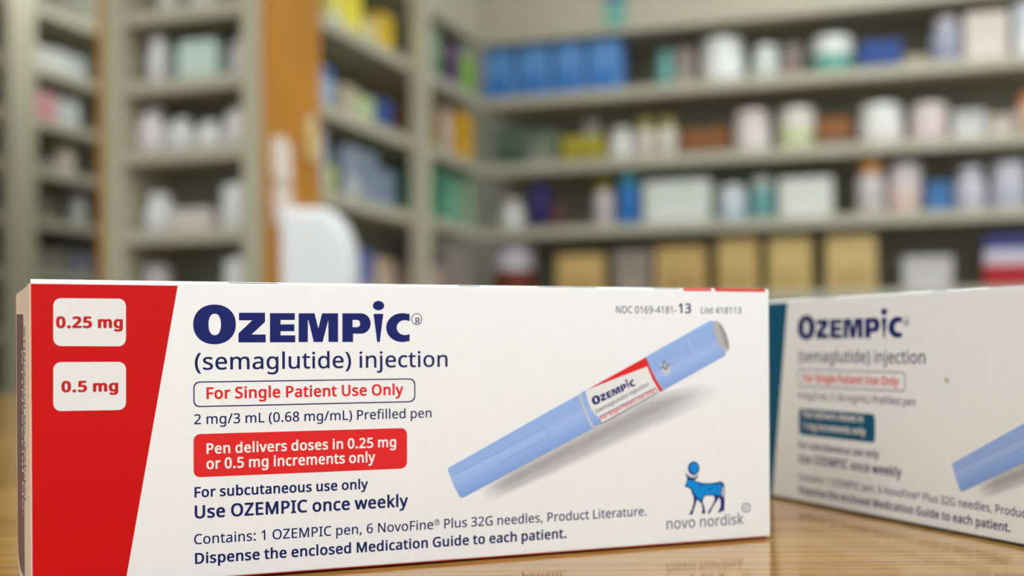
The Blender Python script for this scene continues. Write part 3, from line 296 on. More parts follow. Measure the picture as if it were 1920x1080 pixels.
 'pen_window':['135.11,41.78 135.06,42.06 135.12,42.32 135.27,42.53 135.53,42.71 136.17,42.97 136.48,43.02 136.75,42.98 136.99,42.85 137.18,42.62 137.91,41.12 137.97,40.82 137.94,40.55 137.82,40.29 137.6,40.06 136.87,39.56 136.6,39.45 136.36,39.45 136.15,39.56 135.98,39.78'],
 'pen_clip_upper':['84.52,18.79 105.86,28.16 106.8,27.82 107.14,26.81 106.36,26.04 95.23,21.15 95.31,21.03 106.45,25.92 107.27,26.77 106.89,27.93 105.86,28.32 84.44,18.94'],
 'pen_dial_groove':['134.73,42.94 141.59,46.07 142.57,45.8 143.55,43.54 143.65,43.54 142.67,45.91 141.63,46.19 134.73,43.07'],
 'pen_dial_ridge':['142.39,47.71 142.88,47.45 144.05,44.58 144.73,43.18 144.24,43.18 143.36,45.28'],
 'pen_notice_outline':['119.39,30.15 119.38,30.35 119.45,30.52 119.62,30.66 133.46,36.76 133.68,36.79 133.86,36.73 134,36.57 134.25,36.01 134.28,35.81 134.21,35.63 134.04,35.49 120.22,29.02 120.02,28.99 119.85,29.05 119.73,29.2','119.58,30.07 119.58,30.24 119.64,30.38 119.78,30.49 133.46,36.57 133.63,36.59 133.78,36.54 133.89,36.41 134.06,36.02 134.07,35.85 134.01,35.71 133.88,35.59 120.25,29.19 120.08,29.16 119.95,29.21 119.85,29.34'],
 'pen_shadow_grid':['89.17,15.61 94.89,17.87 101.76,21.08 110.16,24.94 118.04,28.59 124.62,31.37 130.56,34.01 136.59,35.89 141.94,37 147.37,37.72 152.88,38.17','90.81,11.12 96.22,13.17 102.41,15.41 110.83,18.43 118.72,21.36 125.3,23.88 131.25,26.13 137.3,28.21 142.67,30.08 148.11,31.98 153.64,33.76'],
 'bull_outline':['142.06,15.49 142.48,15.56 143.43,15.24 143.96,14.94 144.48,14.69 146.18,14.18 147.88,14.04 149.6,14.11 151,14.33 151.75,14.05 152.18,13.24 152.23,12.11 152.11,10.62 152.15,9.12 152.03,7.34 151.27,7.26 150.94,6.94 150.3,7.07 150.95,8.06 151.11,8.99 151.03,9.93 150.54,10.61 150.26,9.97 149.56,9.16 148.91,8.36 148.37,7.36 148.05,6.82 147.51,6.95 147.84,7.58 148.7,8.74 149.4,9.83 149.4,10.85 148.72,11.17 148.08,10.98 147.44,11.24 146.69,10.94 146.26,10.18 146.19,9.44 146.67,8.48 146.94,7.07 146.34,6.86 145.92,7.04 146.18,8.14 145.83,9.37 145.09,10.09 144.62,10.27 144.34,9.35 143.8,8.09 143.48,6.9 142.78,6.85 142.64,7.23 143.28,8.12 143.71,9.39 143.86,10.77 143.3,12 143.03,12.85 142.36,13.25 141.63,13.38 141.42,13.86 141.91,14.66'],
 'bull_blue':['142.27,15.2 143.53,14.96 144.17,14.52 146.18,13.94 147.88,13.78 149.81,13.82 150.99,13.95 151.42,13.65 151.14,12.92 151.26,11.79 151.19,10.95 150.01,11.2 148.72,11.45 148.08,11.2 147.22,11.47 146.48,11.14 145.98,10.23 145.2,10.42 144.25,11.31 143.72,11.98 143.37,13.02 142.57,13.43 141.69,13.6 141.59,13.9 142.12,14.62'],
 'bull_mark':['145.33,13.94 145.74,12.62 145.96,12.61 145.75,13.74 147.03,13.77 147.23,12.74 147.87,12.42 148.73,12.66 149.06,13.58 150.02,13.62 150.12,12.78 150.34,12.77 150.28,13.67 150.78,13.72 150.78,13.83 148.74,13.74 148.9,13.02 147.87,12.7 147.13,13.11 147.24,13.82 145.33,14.09'],
 'bull_disc_rim':['145.35,17.69 145.33,17.42 145.26,17.15 145.14,16.9 144.99,16.68 144.8,16.5 144.58,16.35 144.34,16.24 144.08,16.18 143.82,16.17 143.55,16.2 143.3,16.29 143.06,16.42 142.84,16.58 142.66,16.79 142.51,17.02 142.4,17.28 142.33,17.55 142.31,17.83 142.34,18.1 142.4,18.37 142.52,18.61 142.67,18.83 142.86,19.02 143.08,19.17 143.32,19.28 143.57,19.34 143.84,19.35 144.1,19.32 144.36,19.24 144.6,19.11 144.82,18.94 145,18.74 145.15,18.5 145.26,18.24 145.33,17.97'],
 'bull_disc':['145.06,17.74 145.04,17.53 144.98,17.32 144.89,17.12 144.77,16.94 144.63,16.8 144.46,16.68 144.27,16.59 144.07,16.55 143.86,16.54 143.66,16.56 143.46,16.63 143.27,16.73 143.1,16.86 142.96,17.03 142.84,17.21 142.76,17.41 142.71,17.63 142.69,17.85 142.71,18.06 142.76,18.27 142.85,18.47 142.97,18.64 143.12,18.79 143.29,18.91 143.47,19 143.67,19.05 143.88,19.06 144.08,19.03 144.28,18.96 144.47,18.86 144.64,18.73 144.78,18.57 144.9,18.38 144.99,18.18 145.04,17.96'],
 'bull_horn':['141.55,17.08 141.96,16.23 142.8,15.64 143.85,15.4 144.6,15.65 145.13,16.18 144.96,15.63 144.28,15.02 143.74,14.91 142.38,15.29 141.79,15.96'],
 'bull_horn_shade':['142.01,16.88 142.49,16.21 143.65,15.88 144.81,16.29 145.13,16.09 144.49,15.62 143.64,15.47 142.59,15.78 142,16.23'],
 'bull_tail':['151.53,13.08 151.85,13.26 152.06,12.31 151.83,10.63 151.51,10.56 151.3,11.41'],
 'maker_ring':['159.29,7.64 159.26,7.39 159.18,7.17 159.05,6.96 158.88,6.79 158.67,6.66 158.43,6.57 158.18,6.53 157.92,6.55 157.67,6.61 157.44,6.73 157.23,6.88 157.06,7.07 156.94,7.29 156.86,7.53 156.83,7.77 156.86,8.01 156.94,8.24 157.07,8.45 157.24,8.62 157.45,8.75 157.69,8.84 157.94,8.88 158.2,8.86 158.45,8.8 158.68,8.68 158.89,8.53 159.06,8.34 159.19,8.12 159.26,7.88','158.98,7.65 158.96,7.47 158.9,7.29 158.8,7.13 158.67,7 158.51,6.89 158.34,6.83 158.15,6.8 157.96,6.81 157.77,6.86 157.59,6.95 157.44,7.07 157.31,7.21 157.22,7.38 157.16,7.57 157.14,7.76 157.16,7.94 157.22,8.12 157.32,8.28 157.45,8.41 157.6,8.51 157.78,8.58 157.97,8.61 158.16,8.6 158.35,8.55 158.52,8.46 158.68,8.34 158.81,8.2 158.9,8.03 158.96,7.84']}
LINES = [
 ('(semaglutide) injection', 30.308, 83.364, 42.3, 3.549, 0.01, 'navy', 'generic_name'),
 ('For Single Patient Use Only', 32.549, 73.421, 36.446, 2.256, 0.02, 'scarlet', 'notice_text'),
 ('2 mg/3 mL (0.68 mg/mL) Prefilled pen', 30.1, 79.658, 31.41, 1.993, 0.008, 'navy', 'strength_text'),
 ('Pen delivers doses in 0.25 mg', 32.485, 71.766, 25.433, 2.052, 0.022, 'white', 'dose_text'),
 ('or 0.5 mg increments only', 32.446, 67.197, 22.383, 2.116, 0.022, 'white', 'dose_text'),
 ('For subcutaneous use only', 30.097, 65.594, 16.812, 2.003, 0.022, 'navy', 'route_text'),
 ('Use OZEMPIC once weekly', 30.103, 74.332, 12.619, 2.514, 0.022, 'navy', 'schedule_text'),
 ('Contains: 1 OZEMPIC pen, 6 NovoFine® Plus 32G needles, Product Literature.', 29.969, 131.34, 7.418, 2.012, 0.007, 'navy', 'contents_text'),
 ('Dispense the enclosed Medication Guide to each patient.', 30.112, 111.125, 3.532, 2.098, 0.024, 'navy', 'guide_text'),
 ('NDC 0169-4181-', 123.862, 139.517, 54.061, 1.621, 0.006, 'slate', 'code_text'),
 ('13', 140.082, 143.402, 54.159, 2.204, 0.03, 'navy', 'code_text'),
 ('List 418113', 146.062, 157.081, 54.08, 1.506, 0.006, 'slate', 'code_text'),
 ('novo nordisk', 136.546, 157.32, 3.876, 2.666, 0.004, 'grey', 'maker_text'),
 ('0.25 mg', 4.472, 16.691, 50.723, 2.088, 0.036, 'crimson', 'dose_number'),
 ('0.5 mg', 5.359, 15.757, 38.361, 2.009, 0.036, 'crimson', 'dose_number')]


def parse(s):
    return [tuple(float(v) for v in p.split(',')) for p in s.split()]


FONTS = {f: {k: (a, [parse(c) for c in cs]) for k, (a, cs) in g.items()} for f, g in GLYPHS.items()}
PRINTS = {k: [parse(c) for c in cs] for k, cs in PRINTS.items()}


CAP = max(y for x, y in FONTS['regular']['N'][1][0])
ASC = max(y for c in FONTS['regular']['l'][1] for x, y in c)


def set_line(text, u0, u1, v, h, bold, ref=None):
    """Contours in face millimetres of a line whose ink runs from u0 to u1, baseline v, capitals h tall."""
    x = 0.0
    items = []
    font = FONTS['black' if bold >= 0.03 and text[0] == '0' else 'bold' if bold >= 0.02 and all(c in FONTS['bold'] for c in text) else 'regular']
    for ch in text:
        if ch == '\u00ae':
            ring_o = [(x + 190 + 185 * math.cos(2 * PI * k / 24), 400 + 185 * math.sin(2 * PI * k / 24)) for k in range(24)]
            ring_i = [(x + 190 + 155 * math.cos(2 * PI * k / 24), 400 + 155 * math.sin(2 * PI * k / 24)) for k in range(24)]
            items += [ring_o, ring_i]
            for c in FONTS['regular']['R'][1]:
                items.append([(x + 110 + a * 0.42, 290 + b * 0.42) for a, b in c])
            x += 400
            continue
        adv, cs = font[ch]
        for c in cs:
            items.append([(a + x, b) for a, b in c])
        x += adv
    lo = min(a for c in items for a, b in c)
    hi = max(a for c in items for a, b in c)
    sx = (u1 - u0) / (hi - lo)
    sy = h / (ref or CAP)
    return [[(u0 + (a - lo) * sx, v + b * sy) for a, b in c] for c in items]


def print_mesh(name, contours, layer):
    """Flat filled outlines on the face plane (x = u, z = v, millimetres), LAYER ink films proud of the board."""
    cu = bpy.data.curves.new(name, 'CURVE')
    cu.dimensions = '2D'
    cu.fill_mode = 'BOTH'
    for c in contours:
        sp = cu.splines.new('POLY')
        sp.points.add(len(c) - 1)
        for p, (a, b) in zip(sp.points, c):
            p.co = (a, b, 0, 1)
        sp.use_cyclic_u = True
    tmp = bpy.data.objects.new(name, cu)
    me = bpy.data.meshes.new_from_object(tmp)
    bpy.data.objects.remove(tmp)
    bpy.data.curves.remove(cu)
    me.name = name
    y = -0.00003 * layer
    for vtx in me.vertices:
        vtx.co = (vtx.co.x * 0.001, y, vtx.co.y * 0.001)
    if len(me.polygons) and sum(p.normal.y * p.area for p in me.polygons) > 0:
        me.flip_normals()
    me.materials.clear()
    return me


def film(name, contours, layer, material, parent, loc=None):
    return link(name, print_mesh(name, contours, layer), material, parent, loc)


INK = {
    'navy': ink('navy', (18, 28, 92)), 'logo': ink('deep navy', (18, 30, 106)), 'scarlet': ink('scarlet', (226, 32, 36)),
    'white': ink('white', (246, 240, 238)), 'slate': ink('slate blue', (84, 90, 120)), 'grey': ink('blue grey', (104, 110, 130)),
    'crimson': ink('crimson', (196, 22, 26)), 'notice': ink('bright red', (224, 38, 40)),
    'sky': ink('emblem blue', (0, 140, 220)), 'sky2': ink('emblem mid blue', (8, 96, 180)), 'lilac': ink('emblem pale lilac', (196, 194, 208)),
    'ring': ink('pale grey', (196, 200, 208)), 'button': ink('button grey', (186, 184, 186)), 'face': ink('button dark grey', (158, 156, 164)),
    'window': ink('window grey', (196, 206, 220)), 'digit': ink('dark slate', (70, 82, 100)), 'label': ink('label white', (232, 234, 236)),
    'groove': ink('groove blue', (128, 162, 226)), 'ridge': ink('light ridge blue', (178, 196, 238)), 'plum': ink('muted plum', (112, 84, 96)),
}

PEN_A = (84.81, 17.16)       # middle of the cap end and of the button end of the pen picture, face millimetres
PEN_B = (151.6, 46.0)


def pen_ink():
    """The picture of the pen is printed with soft round shading across the barrel."""
    m = bpy.data.materials.new('ink pen picture blue')
    m.use_nodes = True
    nt = m.node_tree
    b = nt.nodes['Principled BSDF']
    b.inputs['Roughness'].default_value = 0.4
    b.inputs['Specular IOR Level'].default_value = 0.22
    tc = nt.nodes.new('ShaderNodeTexCoord')
    dx, dz = PEN_B[0] - PEN_A[0], PEN_B[1] - PEN_A[1]
    L = math.hypot(dx, dz)
    nx, nz = -dz / L, dx / L
    dot = nt.nodes.new('ShaderNodeVectorMath')
    dot.operation = 'DOT_PRODUCT'
    dot.inputs[1].default_value = (nx, 0, nz)
    nt.links.new(tc.outputs['Object'], dot.inputs[0])
    c0 = (PEN_A[0] * nx + PEN_A[1] * nz) * 0.001
    mr = nt.nodes.new('ShaderNodeMapRange')
    mr.inputs['From Min'].default_value = c0 - 0.0042
    mr.inputs['From Max'].default_value = c0 + 0.0042
    nt.links.new(dot.outputs['Value'], mr.inputs['Value'])
    rp = nt.nodes.new('ShaderNodeValToRGB')
    e = rp.color_ramp.elements
    e[0].position = 0.0
    e[0].color = lin((126, 160, 226))
    e[1].position = 1.0
    e[1].color = lin((150, 182, 238))
    for pos, c in ((0.22, (138, 170, 232)), (0.5, (156, 186, 242)), (0.62, (166, 192, 242)), (0.8, (150, 180, 238))):
        x = e.new(pos)
        x.color = lin(c)
    nt.links.new(mr.outputs['Result'], rp.inputs['Fac'])
    nt.links.new(rp.outputs['Color'], b.inputs['Base Color'])
    return m


def printed_shadow_ink():
    """Printed grey shadow under the pen picture: ink coverage thins out towards the edges of the printed patch."""
    m = bpy.data.materials.new('ink grey printed shadow')
    m.use_nodes = True
    nt = m.node_tree
    b = nt.nodes['Principled BSDF']
    b.inputs['Base Color'].default_value = lin((176, 174, 178))
    b.inputs['Roughness'].default_value = 0.32
    out = nt.nodes['Material Output']
    uvn = nt.nodes.new('ShaderNodeUVMap')
    sep = nt.nodes.new('ShaderNodeSeparateXYZ')
    nt.links.new(uvn.outputs['UV'], sep.inputs[0])

    def ramp(sock, stops):
        rp = nt.nodes.new('ShaderNodeValToRGB')
        rp.color_ramp.interpolation = 'EASE'
        e = rp.color_ramp.elements
        e[0].position, e[0].color = stops[0][0], (stops[0][1],) * 3 + (1,)
        e[1].position, e[1].color = stops[-1][0], (stops[-1][1],) * 3 + (1,)
        for p, v in stops[1:-1]:
            x = e.new(p)
            x.color = (v,) * 3 + (1,)
        nt.links.new(sock, rp.inputs['Fac'])
        return rp.outputs['Color']
    a = ramp(sep.outputs['Y'], ((0.0, 0.3), (0.38, 0.8), (0.62, 0.5), (1.0, 0.0)))
    c = ramp(sep.outputs['X'], ((0.0, 0.0), (0.16, 0.9), (0.6, 0.85), (1.0, 0.0)))
    mul = nt.nodes.new('ShaderNodeMath')
    mul.operation = 'MULTIPLY'
    nt.links.new(a, mul.inputs[0])
    nt.links.new(c, mul.inputs[1])
    tr = nt.nodes.new('ShaderNodeBsdfTransparent')
    mx = nt.nodes.new('ShaderNodeMixShader')
    nt.links.new(mul.outputs[0], mx.inputs[0])
    nt.links.new(tr.outputs[0], mx.inputs[1])
    nt.links.new(b.outputs[0], mx.inputs[2])
    nt.links.new(mx.outputs[0], out.inputs['Surface'])
    return m


M_PEN = pen_ink()
M_PEN_SHADOW = printed_shadow_ink()
BOX_L, BOX_H, BOX_D = 164.75, 60.0, 26.0
FOLD = 0.75


def fold_strip(name, u0, u1, material, parent, low=False, lift=0.04, v_from=0.0, v_to=90.0):
    """Thin print that follows the rounded top (or bottom) front fold between u0 and u1."""
    bm = bmesh.new()
    n = 5
    rows = []
    for k in range(n + 1):
        a = math.radians(v_from + (v_to - v_from) * k / n)
        r = FOLD + lift
        y = FOLD - r * math.cos(a)
        z = (BOX_H - FOLD + r * math.sin(a)) if not low else (0.2 + FOLD - r * math.sin(a))
        rows.append([bm.verts.new((u * 0.001, y * 0.001, z * 0.001)) for u in (u0, u1)])
    for p, q in zip(rows, rows[1:]):
        bm.faces.new((p[0], p[1], q[1], q[0]) if not low else (p[1], p[0], q[0], q[1]))
    return obj(name, bm, material, parent)


def pen_carton(label, loc, yaw, second=False):
    t = thing('pen_carton', label, 'carton', loc, yaw, None)
    mm = 0.001
    bm = box_bm(0, BOX_L * mm, 0, BOX_D * mm, 0.2 * mm, BOX_H * mm)
    bmesh.ops.bevel(bm, geom=[e for e in bm.edges if abs(e.verts[0].co.x - e.verts[1].co.x) > 0.1], offset=FOLD * mm, segments=5, profile=0.5, affect='EDGES')
    ends = [e for e in bm.edges if len(e.link_faces) == 2 and e.calc_face_angle() > 1.2]
    bmesh.ops.bevel(bm, geom=ends, offset=0.05 * mm, segments=1, profile=0.5, affect='EDGES')
    obj('body', bm, M_PAPER, t, smooth=True)
    obj('bottom_flap', box_bm(2.0 * mm, (BOX_L - 2.0) * mm, 1.6 * mm, (BOX_D - 1.6) * mm, 0, 0.3 * mm), M_FLAP, t)
    main, main_ink = (M_TEAL, 'teal') if second else (M_RED, 'red')
    pic = Vector((9.37 * mm, 0, -3.3 * mm)) if second else Vector((0, 0, 0))

    # coloured dose panel at the left end, wrapped over the bottom fold
    if not second:
        c = [[(0.03, 59.1), (27.1, 59.05), (16.9, 0.95), (0.03, 0.95)]]
    else:
        c = [[(0.42, 59.2), (25.0, 59.2), (16.7, 0.95), (0.42, 0.95)]]
    dp = film('dose_panel', c, 1, main, t)
    dp['label'] = main_ink + ' slanted dose panel'
    if not second:
        film('dose_window', PRINTS['dose_window'], 2, INK['label'], dp)
        film('dose_window', PRINTS['dose_window_lower'], 2, INK['label'], dp)
    bs = fold_strip('bottom_fold', 0.15, BOX_L - 0.9, main, t, low=True, v_from=32.0)
    fold_strip('panel_fold', 0.05, 16.9, main, t, low=True, v_to=36.0)
    bs['label'] = main_ink + ' print along the bottom fold'

    # brand lettering
    logo = [c for k in ('letter_o', 'letter_z', 'letter_e', 'letter_m', 'letter_p', 'letter_i', 'letter_i_dot', 'letter_c') for c in PRINTS[k]]
    rg = PRINTS['registered_ring'] + [[(a * 1.0, b) for a, b in c] for c in set_line('R', 76.2, 77.25, 51.42, 1.45, 0.0)]
    if second:
        # the same lettering a little flatter on this carton
        cv = 51.6
        logo = [[(a - 0.1, 51.75 + (b - cv) * 0.9) for a, b in c] for c in logo]
        rg = [[(a - 0.1, b) for a, b in c] for c in rg]
    o = film('brand_lettering', logo, 1, INK['logo'], t)
    o['label'] = 'large navy brand lettering'
    film('registered_mark', rg, 1, INK['navy'], t)

    # notice frames
    film('notice_frame', PRINTS['notice_outline'], 1, INK['navy'], t, (0, 0, -0.0006) if second else None)
    if second:
        pts = []
        for cx, cz, a0 in ((31.6, 26.45, 180), (62.75, 26.45, 90), (62.75, 21.35, 0), (31.6, 21.35, -90)):
            for k in range(7):
                a = math.radians(a0 - 90 * k / 6)
                pts.append((cx + 1.3 * math.cos(a), cz + 1.3 * math.sin(a)))
        dn = film('dose_notice', [pts], 1, M_TEAL, t)
        dn['label'] = 'teal dose notice'
    else:
        dn = film('dose_notice', PRINTS['dose_notice'], 1, INK['notice'], t)
        dn['label'] = 'red dose notice'

    # lettering
    for text, u0, u1, v, h, bold, colr, nm in LINES:
        layer, par = (2, dn) if nm == 'dose_text' else (3, dp) if nm == 'dose_number' else (1, t)
        if second:
            if nm in ('dose_number', 'code_text', 'maker_text'):
                continue
            if nm == 'strength_text':
                text = '4 mg/3 mL (1.34 mg/mL) Prefilled pen'
            if nm == 'dose_text':
                if text.startswith('Pen'):
                    text, u1, v = 'Pen delivers doses in', 59.3, 25.3
                else:
                    text, u1, v = '1 mg increments only', 60.2, 21.85
                h *= 0.93
            else:
                v -= 0.75 if v < 50 else 0.0
        ref = ASC if (text.startswith('(sem') or nm == 'maker_text') else None
        film(nm, set_line(text, u0, u1, v, h, bold, ref), layer, INK[colr], par)
    if second:
        for text, u0, u1, v, h, bold, colr, nm in LINES:
            if nm in ('code_text', 'maker_text') and not text.startswith('List'):
                film(nm, set_line(text, u0, u1, v, h, bold, ASC if nm == 'maker_text' else None), 1, INK[colr], t)

    # printed picture of the injection pen
    pp = film('pen_picture', PRINTS['pen_cap'] + [], 3, M_PEN, t, pic)
    pp['label'] = 'printed picture of a pale blue injection pen'
    film('barrel', PRINTS['pen_barrel'], 3, M_PEN, pp)
    film('dial', PRINTS['pen_dial'], 3, M_PEN, pp)
    film('cap_ring', PRINTS['pen_cap_ring'], 4, INK['ring'], pp)
    film('label_edge', PRINTS['pen_label_red'], 4, main if second else INK['notice'], pp)
    film('label', PRINTS['pen_label'], 5, INK['label'], pp)
    film('button', PRINTS['pen_button'], 4, INK['button'], pp)
    film('button_face', PRINTS['pen_button_face'], 5, INK['face'], pp)
    film('dose_window', PRINTS['pen_window'], 4, INK['window'], pp)
    film('clip_line', PRINTS['pen_clip_upper'], 4, INK['groove'], pp)
    film('dial_groove', PRINTS['pen_dial_groove'], 4, INK['groove'], pp)
    film('dial_ridge', PRINTS['pen_dial_ridge'], 4, INK['ridge'], pp)
    film('label_notice', PRINTS['pen_notice_outline'], 6, INK['slate'], pp)

    def slanted(contours, p, q, hgt, base):
        """contours set on a 0..w baseline -> along the line p-q (face mm)"""
        ang = math.atan2(q[1] - p[1], q[0] - p[0])
        ca, sa = math.cos(ang), math.sin(ang)
        return [[(p[0] + a * ca - b * sa, p[1] + a * sa + b * ca) for a, b in c] for c in contours]
    lw = 75.0 - 30.07
    d = math.hypot((128.669, 37.446)[0] - (117.978, 33.054)[0], (128.669, 37.446)[1] - (117.978, 33.054)[1])
    k = d / lw
    small = [[((a - 30.07) * k, (b - 47.75) * k) for a, b in c] for kk in ('letter_o', 'letter_z', 'letter_e', 'letter_m', 'letter_p', 'letter_i', 'letter_i_dot', 'letter_c') for c in PRINTS[kk]]
    film('label_lettering', slanted(small, (117.978, 33.054), (128.669, 37.446), 1, 0), 6, INK['logo'], pp)
    for txt, p, q, h, colr, bold in (('(semaglutide) injection', (118.707, 31.305), (132.208, 37.383), 0.95, 'digit', 0.0), ('For Single Patient Use Only', (120.053, 29.805), (133.681, 35.882), 0.78, 'notice', 0.02)):
        w = math.hypot(q[0] - p[0], q[1] - p[1])
        film('label_lettering', slanted(set_line(txt, 0, w, 0, h, bold), p, q, 1, 0), 6, INK[colr], pp)
    p, q = (135.260, 40.610), (137.988, 41.487)
    w = math.hypot(q[0] - p[0], q[1] - p[1])
    film('window_digit', slanted(set_line('-0-', 0, w, 0, 2.0, 0.012), p, q, 1, 0), 6, INK['digit'], pp)

    up_, lo_ = PRINTS['pen_shadow_grid']
    bm = bmesh.new()
    uvl = bm.loops.layers.uv.new('UVMap')
    n = len(up_)
    va = [bm.verts.new((a * mm, -0.00003, b * mm)) for a, b in up_]
    vb = [bm.verts.new((a * mm, -0.00003, b * mm)) for a, b in lo_]
    for i in range(n - 1):
        f = bm.faces.new((va[i], vb[i], vb[i + 1], va[i + 1]))
        for lp, uvc in zip(f.loops, ((i, 0), (i, 1), (i + 1, 1), (i + 1, 0))):
            lp[uvl].uv = (uvc[0] / (n - 1), uvc[1])
    obj('printed_shadow', bm, M_PEN_SHADOW, pp)  # soft shadow of the pen, part of the printed artwork

    # maker's emblem: a striding bull under a disc
    em = film('maker_emblem', PRINTS['bull_outline'], 1, INK['logo'], t)
    em['label'] = 'blue emblem of a bull under a disc'
    film('bull_body', PRINTS['bull_blue'], 2, INK['sky'], em)
    film('body_mark', PRINTS['bull_mark'], 3, INK['sky2'], em)
    film('disc_rim', PRINTS['bull_disc_rim'], 3, INK['logo'], em)
    film('disc', PRINTS['bull_disc'], 4, INK['sky'], em)
    film('horns', PRINTS['bull_horn'], 1, INK['logo'], em)
    film('horn_shade', PRINTS['bull_horn_shade'], 2, INK['lilac'], em)
    film('tail', PRINTS['bull_tail'], 2, INK['lilac'], em)
    rcx, rcy = (sum(p[i] for p in PRINTS['maker_ring'][0]) / len(PRINTS['maker_ring'][0]) for i in (0, 1))
    film('registered_mark', PRINTS['maker_ring'] + set_line('R', rcx - 0.36, rcx + 0.4, rcy - 0.52, 1.04, 0.0), 1, INK['grey'], t)

    # lid: tear strip and the slits between lid and front panel
    ts = fold_strip('tear_strip', 141.4, 149.0, ink('pale red', (214, 66, 72)) if not second else M_TEAL, t, v_from=5)
    ts['label'] = 'coloured tear strip on the lid fold'
    fold_strip('tear_strip', 149.9, 163.9, main, t, v_from=5)
    for u0, u1 in ((86.0, 91.0), (104.8, 119.2), (133.5, 140.5), (37.0, 47.0)):
        s = fold_strip('lid_slit', u0, u1, ink('slit grey', (84, 84, 84)), t, v_from=38, v_to=52)
        s['label'] = 'dark slit in the lid fold'

    if second:
        sc = film('scuff_mark', [[(90.9 + 0.9 * math.cos(k * PI / 8), 37.5 + 0.8 * math.sin(k * PI / 8)) for k in range(16)]], 1, ink('scuff brown', (206, 192, 178)), t)
        sc['label'] = 'faint brown scuff mark'

    # tuck flap on the left end, standing a little away from the box
    a = math.radians(12.0)
    W = 12.7

    def fl(l, v, out=0.0):
        return Vector(((0.15 - l * math.sin(a) - out * math.cos(a)) * mm, (0.55 + l * math.cos(a) - out * math.sin(a)) * mm, v * mm))
    outline = [(0, 0.2), (0, 59.2), (1.2, 59.0), (3.2, 58.6), (4.6, 58.4), (9.5, 57.9), (W - 0.6, 57.6), (W, 57.0), (W, 7.5), (W - 0.25, 5.4), (W - 0.9, 3.6), (W - 2.0, 2.0), (W - 3.6, 0.9), (W - 5.6, 0.3), (W - 7, 0.2)]
    bm = bmesh.new()
    f0 = [bm.verts.new(fl(l, v, 0.0)) for l, v in outline]
    f1 = [bm.verts.new(fl(l, v, 0.45)) for l, v in outline]
    bm.faces.new(f0)
    bm.faces.new(list(reversed(f1)))
    n = len(outline)
    for i in range(n):
        bm.faces.new((f0[i], f1[i], f1[(i + 1) % n], f0[(i + 1) % n]))
    bmesh.ops.recalc_face_normals(bm, faces=bm.faces)
    fo = obj('end_flap', bm, M_FLAP, t)
    fo['label'] = 'cream end flap standing ajar'

    def on_flap(name, contours, layer, m):
        me = print_mesh(name, contours, 0)
        for vtx in me.vertices:
            vtx.co = fl(vtx.co.x * 1000, vtx.co.z * 1000, 0.45 + 0.03 * layer)
        o = link(name, me, m, fo)
        return o
    on_flap('flap_panel', [[(5.6, 53.4), (W - 0.5, 53.6), (W - 0.5, 8.0), (W - 0.8, 6.2), (W - 1.6, 4.6), (W - 3.0, 3.2), (5.6, 1.9)]], 1, INK['plum'])
    for txt, l, colr, v0, v1 in (('GTIN/Serial No./EXP/Lot', 4.0, 'navy', 51.0, 17.0), ('GTIN/Serial No.', 6.1, 'white', 46.5, 14.0)):
        txt = ''.join(ch for ch in txt if ch in FONTS['regular'])
        c = set_line(txt, 0, v0 - v1, 0, 1.0, 0.01)
        on_flap('flap_lettering', [[(l + 1.0 - b, v0 - a_) for a_, b in q] for q in c], 2, INK[colr])
    return t


# ------------------------------------------------------------------ the room
R20 = math.radians(20)
RX = Vector((math.cos(R20), -math.sin(R20), 0))     # along the back wall, to the right
BY = Vector((math.sin(R20), math.cos(R20), 0))      # into the room
KNEE = Vector((-0.097, 3.9, 0))                     # where the two shelf fronts meet
END = KNEE - 1.327 * BY
FAR = Vector((-1.75, 4.3, 0))
EYE = COUNTER_Z + CAM_H


def wall_slab(name, origin, along, x0, x1, inward, y0, y1, z0, z1, m):
    bm = box_bm(x0, x1, y0, y1, z0, z1)
    M4 = Matrix(((along.x, inward.x, 0, origin.x), (along.y, inward.y, 0, origin.y), (0, 0, 1, 0), (0, 0, 0, 1)))
    bmesh.ops.transform(bm, matrix=M4, verts=bm.verts)
    bmesh.ops.recalc_face_normals(bm, faces=bm.faces)
    return struct(name, bm, m)


CEIL_Z = 2.75
struct('floor', box_bm(-5, 5, -3.5, 9, -0.1, 0.0), M_FLOOR)
struct('ceiling', box_bm(-5, 5, -3.5, 9, CEIL_Z, CEIL_Z + 0.1), M_CEIL)
wall_slab('wall_back', KNEE, RX, -3.6, 3.2, BY, 0.29, 0.39, 0, CEIL_Z, M_WALL)
wall_slab('wall_left', FAR, BY, -6.0, 1.6, -RX, 0.36, 0.46, 0, CEIL_Z, M_WALL)


def troffer(x, y, label):
    t = thing('ceiling_light', label, 'ceiling light', (x, y, CEIL_Z), 0, 'ceiling light panels')
    bm = bmesh.new()
    for a in ((-0.62, 0.62, -0.32, -0.29), (-0.62, 0.62, 0.29, 0.32), (-0.62, -0.59, -0.29, 0.29), (0.59, 0.62, -0.29, 0.29)):
        add_box(bm, a[0], a[1], a[2], a[3], -0.03, -0.001)
    obj('frame', bm, M_LAMPFRAME, t)
    obj('diffuser', box_bm(-0.589, 0.589, -0.289, 0.289, -0.02, -0.002), M_LAMP, t)


for x, y, w in ((-1.1, -1.0, 'over the shop floor, left'), (0.5, -1.0, 'over the shop floor, middle'), (2.1, -1.0, 'over the shop floor, right'), (-1.1, -2.4, 'added as fill by the shop front, left'), (0.5, -2.4, 'added as fill by the shop front, middle'), (2.1, -2.4, 'added as fill by the shop front, right'), (-1.1, 1.3, 'over the counter, left'), (0.5, 1.3, 'over the counter, middle'), (2.1, 1.3, 'over the counter, right'), (-1.25, 4.1, 'added as fill over the left aisle'), (0.9, 2.7, 'before the back wall')):  # unseen shop-front row and left-aisle panel, added to brighten carton and left shelves
    troffer(x, y, 'white framed ceiling light panel ' + w)

